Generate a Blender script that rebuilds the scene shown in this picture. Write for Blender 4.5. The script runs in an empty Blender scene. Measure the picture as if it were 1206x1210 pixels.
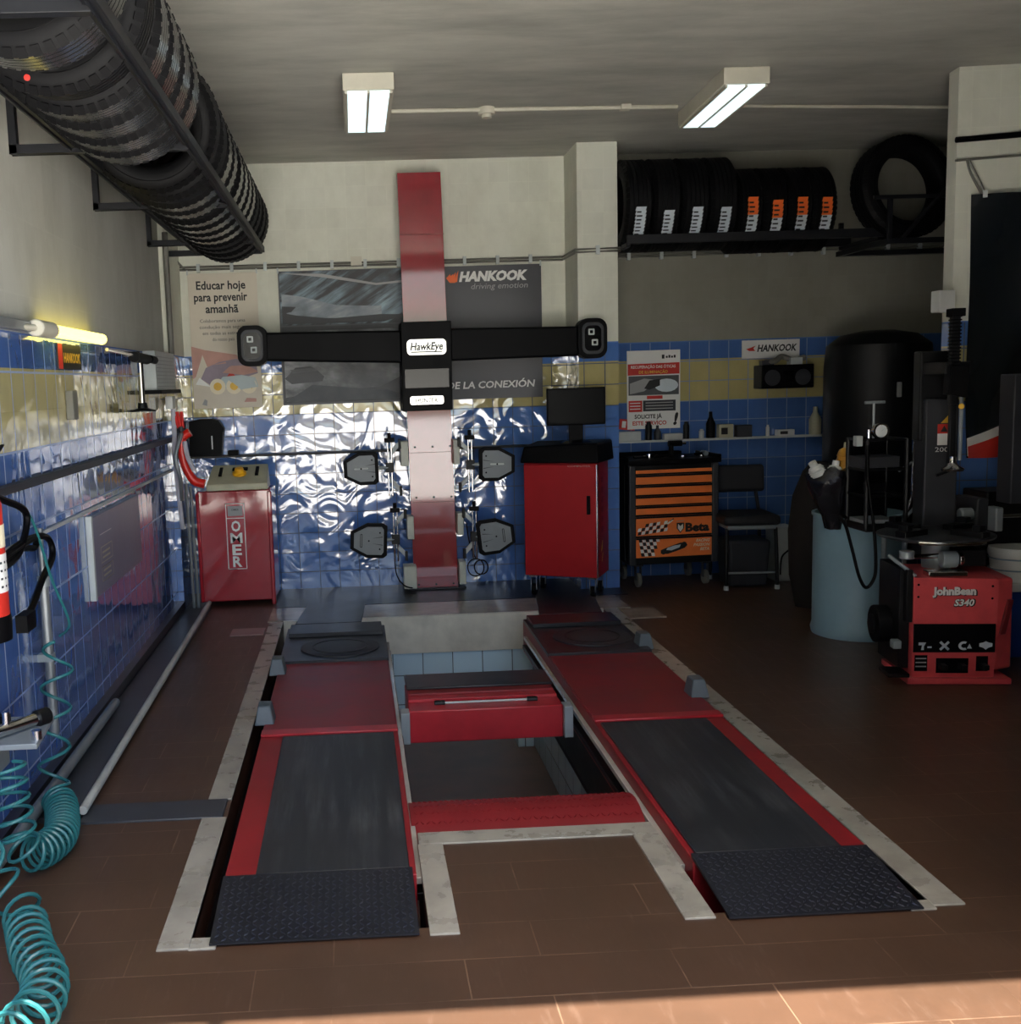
import bpy, bmesh, math, random
from math import sin, cos, pi, radians as R
from mathutils import Matrix, Vector
random.seed(7)
SC = bpy.context.scene
COL = SC.collection

# ------------------------------------------------------------------ materials
def lin(h):
    h = h.lstrip('#')
    out = []
    for i in (0, 2, 4):
        c = int(h[i:i+2], 16) / 255
        out.append(c / 12.92 if c <= .04045 else ((c + .055) / 1.055) ** 2.4)
    return out
MATS = {}
def new_mat(name):
    m = bpy.data.materials.new(name); m.use_nodes = True
    nt = m.node_tree; nt.nodes.clear()
    o = nt.nodes.new('ShaderNodeOutputMaterial'); b = nt.nodes.new('ShaderNodeBsdfPrincipled')
    nt.links.new(b.outputs[0], o.inputs[0])
    MATS[name] = m
    return m, nt, b
def N(nt, typ, **kw):
    n = nt.nodes.new(typ)
    for k, v in kw.items():
        if k.startswith('i_'):
            key = k[2:]
            n.inputs[int(key) if key.isdigit() else key.replace('_', ' ')].default_value = v
        else:
            setattr(n, k, v)
    return n
def mat(name, hexc, rough=.5, metal=0., var=.15, scale=6., bump=0., bscale=40., emit=0., dirt=None, dirt_amt=.0, coat=0., spec=.5):
    m, nt, b = new_mat(name)
    c = lin(hexc)
    tc = N(nt, 'ShaderNodeTexCoord')
    no = N(nt, 'ShaderNodeTexNoise', i_Scale=scale, i_Detail=5., i_Roughness=.6)
    nt.links.new(tc.outputs['Object'], no.inputs['Vector'])
    rmp = N(nt, 'ShaderNodeValToRGB')
    lo = [x * (1 - var) for x in c]; hi = [min(1, x * (1 + var)) for x in c]
    rmp.color_ramp.elements[0].position = .3; rmp.color_ramp.elements[1].position = .7
    rmp.color_ramp.elements[0].color = (*lo, 1); rmp.color_ramp.elements[1].color = (*hi, 1)
    nt.links.new(no.outputs['Fac'], rmp.inputs['Fac'])
    colout = rmp.outputs['Color']
    if dirt:
        n2 = N(nt, 'ShaderNodeTexNoise', i_Scale=scale * .35, i_Detail=8., i_Roughness=.7)
        nt.links.new(tc.outputs['Object'], n2.inputs['Vector'])
        r2 = N(nt, 'ShaderNodeMapRange'); r2.inputs[1].default_value = .45; r2.inputs[2].default_value = .75; r2.inputs[4].default_value = dirt_amt
        nt.links.new(n2.outputs['Fac'], r2.inputs[0])
        mx = N(nt, 'ShaderNodeMix', data_type='RGBA')
        mx.inputs[7].default_value = (*lin(dirt), 1)
        nt.links.new(r2.outputs[0], mx.inputs[0]); nt.links.new(colout, mx.inputs[6])
        colout = mx.outputs[2]
    nt.links.new(colout, b.inputs['Base Color'])
    mr = N(nt, 'ShaderNodeMapRange'); mr.inputs[3].default_value = max(.02, rough * .85); mr.inputs[4].default_value = min(1, rough * 1.15)
    nt.links.new(no.outputs['Fac'], mr.inputs[0]); nt.links.new(mr.outputs[0], b.inputs['Roughness'])
    b.inputs['Metallic'].default_value = metal
    b.inputs['Specular IOR Level'].default_value = spec
    b.inputs['Coat Weight'].default_value = coat; b.inputs['Coat Roughness'].default_value = .05; b.inputs['Coat IOR'].default_value = 1.7
    if bump:
        nb = N(nt, 'ShaderNodeTexNoise', i_Scale=bscale, i_Detail=3.)
        nt.links.new(tc.outputs['Object'], nb.inputs['Vector'])
        bp = N(nt, 'ShaderNodeBump', i_Strength=bump, i_Distance=.01)
        nt.links.new(nb.outputs['Fac'], bp.inputs['Height']); nt.links.new(bp.outputs[0], b.inputs['Normal'])
    if emit:
        nt.links.new(colout, b.inputs['Emission Color']); b.inputs['Emission Strength'].default_value = emit
    return m

mat('red_paint', '#96202b', .3, var=.12, coat=.9, spec=.2, dirt='#4a1a1c', dirt_amt=.25)
mat('red_guard', '#7e1d22', .5, var=.1, spec=.3)
mat('red_frame', '#8a1e24', .4, var=.12, spec=.35, dirt='#4a1a1c', dirt_amt=.3)
mat('red_deck', '#7c2026', .42, var=.2, dirt='#40282a', dirt_amt=.6)
mat('red_bright', '#a8202c', .3, var=.08, coat=.9, spec=.2)
mat('red_beam', '#a8222c', .35, var=.15, coat=.1, dirt='#5a2024', dirt_amt=.4)
mat('red_matte', '#a81c22', .4, var=.08, spec=.25)
mat('red_changer', '#dd5256', .4, var=.1, dirt='#4a2020', dirt_amt=.3)
mat('orange', '#f07e3c', .38, var=.08)
mat('black_plastic', '#08080a', .5, var=.1, spec=.1)
mat('black_gloss', '#0c0c10', .18, var=.1)
mat('black_metal', '#0c0d0f', .45, var=.15, spec=.3)
mat('dark_grey', '#2c2e33', .5, var=.15)
mat('steel_frame', '#17181c', .5, var=.2, spec=.3)
mat('rubber', '#08080a', .6, var=.25, scale=14, spec=.16)
mat('rubber_rib', '#202022', .2, var=.2, scale=9, spec=1.)
mat('tyre_mark', '#8a8a86', .6)
mat('plate_black', '#1a1b20', .36, var=.25, scale=10, dirt='#3c3c42', dirt_amt=.4)
mat('diamond_black', '#1d1f26', .4, metal=.2, var=.2)
mat('lug_steel', '#2f323d', .36, metal=.5, var=.2)

mat('grey_metal', '#8d9598', .4, metal=.2, var=.12)
mat('cast_grey', '#566066', .5, var=.15)
mat('grey_light', '#b9c0bf', .45, var=.1)
mat('target_grey', '#787f84', .4, var=.1)
mat('cream_metal', '#c3c6b8', .45, var=.08)
mat('beige', '#b4b196', .45, var=.1)
mat('chrome', '#d8d8d8', .14, metal=1., var=.05)
mat('alu', '#dcdcd6', .22, metal=1., var=.06)
mat('rail_glint', '#c2beb2', .22, var=.25, scale=3, coat=1.)  # pale colour stands in for the bright reflection along the metal rail
mat('pipe_grey', '#7f8487', .35, metal=.4, var=.12)
mat('pipe_white', '#b8bab4', .4, var=.15, dirt='#6f6b62', dirt_amt=.5)
mat('cable_grey', '#6b6a62', .5, var=.2)
mat('white_plastic', '#d6d8d4', .35, var=.06)
mat('white_print', '#e4e4e0', .5, var=.04)
mat('grey_print', '#9a9a9a', .5, var=.05)
mat('black_print', '#151515', .5, var=.05)
mat('red_print', '#c22c22', .5, var=.08)
mat('orange_print', '#ee6a25', .5, var=.08)
mat('yellow_print', '#e0b33c', .5, var=.08)
mat('yellow_button', '#f0b020', .35, var=.08)
mat('red_hose', '#d82418', .3, var=.1)
mat('teal_hose', '#2b6a6c', .25, var=.12)
mat('white_hose', '#b9b9c4', .35, var=.08)
mat('barrel_blue', '#86a6b4', .42, var=.06, scale=3, dirt='#6a8490', dirt_amt=.4)
mat('blue_paint', '#1f3f86', .35, var=.1)
mat('amber', '#c08a28', .3, var=.2)
mat('bag_black', '#14151a', .22, var=.2, bump=.9, bscale=14)
mat('cloth_brown', '#1c1715', .8, var=.2)
mat('chair_cloth', '#16171c', .7, var=.2)
mat('banner_grey', '#3c3d42', .42, var=.12, scale=3)
mat('banner_dark', '#181d22', .22, var=.2, scale=4, bump=.9, bscale=3.5, coat=.8)
mat('banner_cream', '#cfc6b4', .5, var=.06, scale=3)
mat('streak_blue', '#8aa3b2', .45, var=.35, scale=7)
mat('photo_dark', '#171a20', .42, var=.3, scale=5)
mat('car_silver', '#7d8184', .42, var=.3, scale=4)
mat('car_shade', '#4a4d50', .45, var=.25, scale=6)
mat('flesh', '#b98c80', .55, var=.15)
mat('toy_mauve', '#8d7f8c', .55, var=.15)
mat('toy_pale', '#b5c3c4', .55, var=.1)
mat('cream_print', '#e6dcc0', .55, var=.05)
mat('marble', '#9c988c', .28, var=.14, scale=9, dirt='#5d5a52', dirt_amt=.7)
mat('marble_face_lit', '#dad6c8', .3, var=.1, scale=7, dirt='#8d897c', dirt_amt=.5)  # lighter copy of the marble, light on the pit face put into the colour
mat('marble_back', '#9a8d80', .22, var=.14, scale=7, dirt='#5a5048', dirt_amt=.6)
mat('mat_dark', '#252329', .35, var=.2)
mat('pit_floor', '#6a5348', .4, var=.2)
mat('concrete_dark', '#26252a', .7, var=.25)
mat('plinth_grey', '#383b40', .38, var=.2, dirt='#24262a', dirt_amt=.5)
mat('tile_pink', '#8a6a66', .35, var=.15)
mat('lamp_glow', '#dcf0f6', .4, var=.0, emit=.6)
mat('lamp_tube', '#ffffff', .4, var=.0, emit=4)
mat('lamp_yellow', '#ffea72', .4, var=.0, emit=1.9)
mat('lamp_body', '#c9c5b4', .5, var=.08)
mat('pavement', '#ececea', .8, var=.12, scale=1.5)
mat('screen', '#050506', .35, var=.05, spec=.12)
mat('gauge_white', '#e9ecec', .3, var=.02)
mat('skin_label', '#c9d3da', .45, var=.1)
mat('panel_grey', '#77788a', .32, var=.1, spec=.25)
mat('facade', '#5a554c', .8, var=.1)
mat('light_block_render', '#77726a', .85, var=.1)  # for the added light-blocking wall outside
mat('wall_dark', '#4a4640', .8, var=.2)

def floor_mat():
    m, nt, b = new_mat('floor_paint')
    tc = N(nt, 'ShaderNodeTexCoord')
    mp = N(nt, 'ShaderNodeMapping'); mp.inputs['Location'].default_value = (.11, .135, 0)
    nt.links.new(tc.outputs['Object'], mp.inputs['Vector'])
    br = N(nt, 'ShaderNodeTexBrick', offset=.37, i_Scale=1.)
    br.inputs['Brick Width'].default_value = .56; br.inputs['Row Height'].default_value = .187
    br.inputs['Mortar Size'].default_value = .0022; br.inputs['Mortar Smooth'].default_value = .3
    a = lin('#4f392b'); c2 = lin('#493427')
    br.inputs['Color1'].default_value = (*a, 1); br.inputs['Color2'].default_value = (*c2, 1); br.inputs['Mortar'].default_value = (*lin('#705745'), 1)
    nt.links.new(mp.outputs[0], br.inputs['Vector'])
    no = N(nt, 'ShaderNodeTexNoise', i_Scale=2.2, i_Detail=8., i_Roughness=.65)
    nt.links.new(tc.outputs['Object'], no.inputs['Vector'])
    # joints show only in patches, where the paint has worn
    gate = N(nt, 'ShaderNodeMapRange'); gate.inputs[1].default_value = .4; gate.inputs[2].default_value = .56
    nt.links.new(no.outputs['Fac'], gate.inputs[0])
    base = N(nt, 'ShaderNodeMix', data_type='RGBA'); base.inputs[6].default_value = (*lin('#4c3729'), 1)
    nt.links.new(gate.outputs[0], base.inputs[0]); nt.links.new(br.outputs['Color'], base.inputs[7])
    # scuffs
    mp2 = N(nt, 'ShaderNodeMapping'); mp2.inputs['Scale'].default_value = (14, 2.2, 1)
    nt.links.new(tc.outputs['Object'], mp2.inputs['Vector'])
    n3 = N(nt, 'ShaderNodeTexNoise', i_Scale=2., i_Detail=6., i_Roughness=.7)
    nt.links.new(mp2.outputs[0], n3.inputs['Vector'])
    r3 = N(nt, 'ShaderNodeMapRange'); r3.inputs[1].default_value = .56; r3.inputs[2].default_value = .8; r3.inputs[4].default_value = .22
    nt.links.new(n3.outputs['Fac'], r3.inputs[0])
    mx = N(nt, 'ShaderNodeMix', data_type='RGBA'); mx.inputs[7].default_value = (*lin('#8c7566'), 1)
    nt.links.new(r3.outputs[0], mx.inputs[0]); nt.links.new(base.outputs[2], mx.inputs[6])
    dk = N(nt, 'ShaderNodeMix', data_type='RGBA', blend_type='MULTIPLY'); dk.inputs[0].default_value = 1
    rr = N(nt, 'ShaderNodeValToRGB'); rr.color_ramp.elements[0].position = .25; rr.color_ramp.elements[0].color = (.72, .72, .74, 1); rr.color_ramp.elements[1].position = .6
    nt.links.new(no.outputs['Fac'], rr.inputs['Fac']); nt.links.new(mx.outputs[2], dk.inputs[6]); nt.links.new(rr.outputs['Color'], dk.inputs[7])
    nt.links.new(dk.outputs[2], b.inputs['Base Color'])
    mr = N(nt, 'ShaderNodeMapRange'); mr.inputs[3].default_value = .3; mr.inputs[4].default_value = .5
    nt.links.new(n3.outputs['Fac'], mr.inputs[0]); nt.links.new(mr.outputs[0], b.inputs['Roughness'])
    inv = N(nt, 'ShaderNodeMath', operation='SUBTRACT'); inv.inputs[0].default_value = 1
    nt.links.new(br.outputs['Fac'], inv.inputs[1])
    bp = N(nt, 'ShaderNodeBump', i_Strength=.25, i_Distance=.003)
    nt.links.new(inv.outputs[0], bp.inputs['Height']); nt.links.new(bp.outputs[0], b.inputs['Normal'])
floor_mat()
def streaked(name, base, wear, sxy, rough, lo=.5, hi=.75, amt=.6, rotz=0., axes=None):
    m, nt, b = new_mat(name)
    tc = N(nt, 'ShaderNodeTexCoord'); mp = N(nt, 'ShaderNodeMapping'); mp.inputs['Scale'].default_value = sxy
    mp0 = N(nt, 'ShaderNodeMapping'); mp0.inputs['Rotation'].default_value = (0, rotz, 0)
    nt.links.new(tc.outputs['Object'], mp0.inputs['Vector']); nt.links.new(mp0.outputs[0], mp.inputs['Vector'])
    no = N(nt, 'ShaderNodeTexNoise', i_Scale=1., i_Detail=7., i_Roughness=.65); nt.links.new(mp.outputs[0], no.inputs['Vector'])
    n2 = N(nt, 'ShaderNodeTexNoise', i_Scale=3., i_Detail=4.); nt.links.new(tc.outputs['Object'], n2.inputs['Vector'])
    r = N(nt, 'ShaderNodeMapRange'); r.inputs[1].default_value = lo; r.inputs[2].default_value = hi; r.inputs[4].default_value = amt
    nt.links.new(no.outputs['Fac'], r.inputs[0])
    r2 = N(nt, 'ShaderNodeMapRange'); r2.inputs[1].default_value = .35; r2.inputs[2].default_value = .65; nt.links.new(n2.outputs['Fac'], r2.inputs[0])
    mu = N(nt, 'ShaderNodeMath', operation='MULTIPLY'); nt.links.new(r.outputs[0], mu.inputs[0]); nt.links.new(r2.outputs[0], mu.inputs[1])
    mx = N(nt, 'ShaderNodeMix', data_type='RGBA'); mx.inputs[6].default_value = (*lin(base), 1); mx.inputs[7].default_value = (*lin(wear), 1)
    nt.links.new(mu.outputs[0], mx.inputs[0]); nt.links.new(mx.outputs[2], b.inputs['Base Color'])
    b.inputs['Roughness'].default_value = rough
streaked('slip_dark', '#1f2227', '#5c5d60', (26, 1.6, 8), .4, .46, .7, .65)
streaked('photo_streaks', '#0c1016', '#9fbccb', (1.2, 3, 14), .45, .45, .62, 1., R(32))
streaked('swoosh', '#4a5560', '#c3cdd3', (1.6, 2, 10), .45, .3, .65, 1., R(20))
streaked('photo_car', '#34373a', '#a9acae', (2.2, 2, 5), .45, .35, .62, 1., R(-14))

def wall_mat(name, axis, wav, grout, gap=.0035, plaster='#e2e3d4', blue='#5c86cc', coat=1.75):
    """plaster above, glazed tile bands (blue, yellow, blue) below; axis = the horizontal world axis along the wall"""
    m, nt, b = new_mat(name)
    tc = N(nt, 'ShaderNodeTexCoord')
    sx = N(nt, 'ShaderNodeSeparateXYZ'); nt.links.new(tc.outputs['Object'], sx.inputs[0])
    sub = N(nt, 'ShaderNodeMath', operation='SUBTRACT'); sub.inputs[1].default_value = .135
    nt.links.new(sx.outputs['Z'], sub.inputs[0])
    cb = N(nt, 'ShaderNodeCombineXYZ')
    nt.links.new(sx.outputs[axis], cb.inputs[0]); nt.links.new(sub.outputs[0], cb.inputs[1])
    br = N(nt, 'ShaderNodeTexBrick', offset=0., i_Scale=1.)
    br.inputs['Brick Width'].default_value = .15; br.inputs['Row Height'].default_value = .3 if axis == 'Y' else .15
    br.inputs['Mortar Size'].default_value = gap; br.inputs['Mortar Smooth'].default_value = .2
    br.inputs['Color1'].default_value = (.94, .94, .94, 1); br.inputs['Color2'].default_value = (1, 1, 1, 1); br.inputs['Mortar'].default_value = (1, 1, 1, 1)
    nt.links.new(cb.outputs[0], br.inputs['Vector'])
    dv = N(nt, 'ShaderNodeMath', operation='DIVIDE'); dv.inputs[1].default_value = 3.2
    nt.links.new(sx.outputs['Z'], dv.inputs[0])
    rp = N(nt, 'ShaderNodeValToRGB'); rp.color_ramp.interpolation = 'CONSTANT'
    e = rp.color_ramp.elements
    e[0].position = 0; e[0].color = (*lin(blue), 1)
    e[1].position = 1.335 / 3.2; e[1].color = (*lin('#c4b980'), 1)
    x = e.new(1.64 / 3.2); x.color = (*lin(blue), 1)
    x = e.new(1.78 / 3.2); x.color = (*lin(plaster), 1)
    nt.links.new(dv.outputs[0], rp.inputs['Fac'])
    tile = N(nt, 'ShaderNodeMath', operation='LESS_THAN'); tile.inputs[1].default_value = 1.78
    nt.links.new(sx.outputs['Z'], tile.inputs[0])
    mul = N(nt, 'ShaderNodeMix', data_type='RGBA', blend_type='MULTIPLY'); mul.inputs[0].default_value = 1
    nt.links.new(rp.outputs['Color'], mul.inputs[6]); nt.links.new(br.outputs['Color'], mul.inputs[7])
    # stains
    mp = N(nt, 'ShaderNodeMapping'); mp.inputs['Scale'].default_value = (1.3, 1.3, .8)
    nt.links.new(tc.outputs['Object'], mp.inputs['Vector'])
    no = N(nt, 'ShaderNodeTexNoise', i_Scale=1.8, i_Detail=9., i_Roughness=.68)
    nt.links.new(mp.outputs[0], no.inputs['Vector'])
    st = N(nt, 'ShaderNodeMapRange'); st.inputs[1].default_value = .42; st.inputs[2].default_value = .78; st.inputs[4].default_value = .55
    nt.links.new(no.outputs['Fac'], st.inputs[0])
    dirt = N(nt, 'ShaderNodeMix', data_type='RGBA', blend_type='MULTIPLY'); dirt.inputs[7].default_value = (.62, .6, .55, 1)
    nt.links.new(st.outputs[0], dirt.inputs[0]); nt.links.new(mul.outputs[2], dirt.inputs[6])
    # grout
    g = N(nt, 'ShaderNodeMath', operation='MULTIPLY'); nt.links.new(br.outputs['Fac'], g.inputs[0]); nt.links.new(tile.outputs[0], g.inputs[1])
    gm = N(nt, 'ShaderNodeMix', data_type='RGBA'); gm.inputs[7].default_value = (*lin(grout), 1)
    nt.links.new(g.outputs[0], gm.inputs[0]); nt.links.new(dirt.outputs[2], gm.inputs[6])
    nt.links.new(gm.outputs[2], b.inputs['Base Color'])
    b.inputs['Specular IOR Level'].default_value = .9
    nt.links.new(tile.outputs[0], b.inputs['Coat Weight']); b.inputs['Coat IOR'].default_value = coat; b.inputs['Coat Roughness'].default_value = .06
    rg = N(nt, 'ShaderNodeMapRange'); rg.inputs[3].default_value = .85; rg.inputs[4].default_value = .09
    nt.links.new(tile.outputs[0], rg.inputs[0])
    rg2 = N(nt, 'ShaderNodeMath', operation='ADD'); nt.links.new(rg.outputs[0], rg2.inputs[0])
    g5 = N(nt, 'ShaderNodeMath', operation='MULTIPLY'); g5.inputs[1].default_value = .6; nt.links.new(g.outputs[0], g5.inputs[0]); nt.links.new(g5.outputs[0], rg2.inputs[1])
    nt.links.new(rg2.outputs[0], b.inputs['Roughness'])
    # wavy glaze: low frequency warps, plus grout grooves
    w1 = N(nt, 'ShaderNodeTexNoise', i_Scale=4.2, i_Detail=1., i_Roughness=.4, i_Distortion=1.6)
    nt.links.new(tc.outputs['Object'], w1.inputs['Vector'])
    ht = N(nt, 'ShaderNodeMath', operation='MULTIPLY'); nt.links.new(w1.outputs['Fac'], ht.inputs[0])
    fm = N(nt, 'ShaderNodeMapRange'); fm.inputs[3].default_value = .12; fm.inputs[4].default_value = wav
    nt.links.new(tile.outputs[0], fm.inputs[0]); nt.links.new(fm.outputs[0], ht.inputs[1])
    # every tile is set at a slightly different tilt
    sc = N(nt, 'ShaderNodeVectorMath', operation='DIVIDE'); sc.inputs[1].default_value = (.15, .15, 1); nt.links.new(cb.outputs[0], sc.inputs[0])
    fl = N(nt, 'ShaderNodeVectorMath', operation='FLOOR'); nt.links.new(sc.outputs[0], fl.inputs[0])
    fr = N(nt, 'ShaderNodeVectorMath', operation='FRACTION'); nt.links.new(sc.outputs[0], fr.inputs[0])
    wn = N(nt, 'ShaderNodeTexWhiteNoise', noise_dimensions='3D'); nt.links.new(fl.outputs[0], wn.inputs['Vector'])
    hv = N(nt, 'ShaderNodeVectorMath', operation='SUBTRACT'); hv.inputs[1].default_value = (.5, .5, .5); nt.links.new(wn.outputs['Color'], hv.inputs[0])
    dt = N(nt, 'ShaderNodeVectorMath', operation='DOT_PRODUCT'); nt.links.new(hv.outputs[0], dt.inputs[0]); nt.links.new(fr.outputs[0], dt.inputs[1])
    tm = N(nt, 'ShaderNodeMath', operation='MULTIPLY'); tm.inputs[1].default_value = .35; nt.links.new(dt.outputs['Value'], tm.inputs[0])
    tm2 = N(nt, 'ShaderNodeMath', operation='MULTIPLY'); nt.links.new(tm.outputs[0], tm2.inputs[0]); nt.links.new(tile.outputs[0], tm2.inputs[1])
    ad = N(nt, 'ShaderNodeMath', operation='ADD'); nt.links.new(ht.outputs[0], ad.inputs[0]); nt.links.new(tm2.outputs[0], ad.inputs[1])
    gs = N(nt, 'ShaderNodeMath', operation='SUBTRACT'); nt.links.new(ad.outputs[0], gs.inputs[0])
    g6 = N(nt, 'ShaderNodeMath', operation='MULTIPLY'); g6.inputs[1].default_value = .12; nt.links.new(g.outputs[0], g6.inputs[0]); nt.links.new(g6.outputs[0], gs.inputs[1])
    bp = N(nt, 'ShaderNodeBump', i_Strength=1., i_Distance=.012)
    nt.links.new(gs.outputs[0], bp.inputs['Height']); nt.links.new(bp.outputs[0], b.inputs['Normal']); nt.links.new(bp.outputs[0], b.inputs['Coat Normal'])
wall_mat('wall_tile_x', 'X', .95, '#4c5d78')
wall_mat('wall_tile_r_shaded', 'X', .5, '#8195bb', plaster='#8e8c7f', blue='#4f74b4')  # darker plaster stands in for the light fading toward the right
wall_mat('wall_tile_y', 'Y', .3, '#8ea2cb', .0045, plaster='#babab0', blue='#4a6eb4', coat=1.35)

def plaster_mat(name, hexc):
    m, nt, b = new_mat(name)
    tc = N(nt, 'ShaderNodeTexCoord')
    no = N(nt, 'ShaderNodeTexNoise', i_Scale=1.1, i_Detail=9., i_Roughness=.66)
    mp = N(nt, 'ShaderNodeMapping'); mp.inputs['Scale'].default_value = (.7, 2.2, 1)
    nt.links.new(tc.outputs['Object'], mp.inputs['Vector']); nt.links.new(mp.outputs[0], no.inputs['Vector'])
    c = lin(hexc)
    r = N(nt, 'ShaderNodeValToRGB'); e = r.color_ramp.elements
    e[0].position = .3; e[0].color = (c[0]*.6, c[1]*.6, c[2]*.6, 1); e[1].position = .66; e[1].color = (*c, 1)
    nt.links.new(no.outputs['Fac'], r.inputs['Fac']); nt.links.new(r.outputs['Color'], b.inputs['Base Color'])
    b.inputs['Roughness'].default_value = .8
    bp = N(nt, 'ShaderNodeBump', i_Strength=.2, i_Distance=.01); nt.links.new(no.outputs['Fac'], bp.inputs['Height']); nt.links.new(bp.outputs[0], b.inputs['Normal'])
plaster_mat('ceiling_plaster', '#c4c3b8')

def simple_tile(name, hexc, grout, axis):
    m, nt, b = new_mat(name)
    tc = N(nt, 'ShaderNodeTexCoord'); sx = N(nt, 'ShaderNodeSeparateXYZ'); nt.links.new(tc.outputs['Object'], sx.inputs[0])
    cb = N(nt, 'ShaderNodeCombineXYZ'); nt.links.new(sx.outputs[axis], cb.inputs[0]); nt.links.new(sx.outputs['Z'], cb.inputs[1])
    br = N(nt, 'ShaderNodeTexBrick', offset=0., i_Scale=1.); br.inputs['Brick Width'].default_value = .2; br.inputs['Row Height'].default_value = .2
    br.inputs['Mortar Size'].default_value = .003
    c = lin(hexc)
    br.inputs['Color1'].default_value = (*c, 1); br.inputs['Color2'].default_value = (c[0]*.93, c[1]*.93, c[2]*.93, 1); br.inputs['Mortar'].default_value = (*lin(grout), 1)
    nt.links.new(cb.outputs[0], br.inputs['Vector']); nt.links.new(br.outputs['Color'], b.inputs['Base Color'])
    b.inputs['Roughness'].default_value = .2
simple_tile('pit_tile', '#cdeaf8', '#4a5a66', 'X')
simple_tile('pit_tile_side', '#b4c6d0', '#3f4a52', 'Y')

# ------------------------------------------------------------------ mesh builder
TXT = {}
def text_mesh(s, bold=0.):
    k = (s, bold)
    if k in TXT: return TXT[k]
    cu = bpy.data.curves.new('t', 'FONT'); cu.body = s; cu.offset = bold; cu.resolution_u = 2
    ob = bpy.data.objects.new('t', cu); COL.objects.link(ob)
    dg = bpy.context.evaluated_depsgraph_get(); dg.update()
    me = bpy.data.meshes.new_from_object(ob.evaluated_get(dg))
    v = [tuple(p.co) for p in me.vertices]; f = [tuple(p.vertices) for p in me.polygons]
    bpy.data.objects.remove(ob); bpy.data.curves.remove(cu); bpy.data.meshes.remove(me)
    TXT[k] = (v, f); return v, f

def frame(o, u, v):
    u = Vector(u).normalized(); v = Vector(v).normalized(); w = u.cross(v)
    M = Matrix.Identity(4)
    for i in range(3):
        M[i][0] = u[i]; M[i][1] = v[i]; M[i][2] = w[i]; M[i][3] = o[i]
    return M
def loc(x, y, z): return Matrix.Translation((x, y, z))
def rot(a, ax): return Matrix.Rotation(a, 4, ax)

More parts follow.
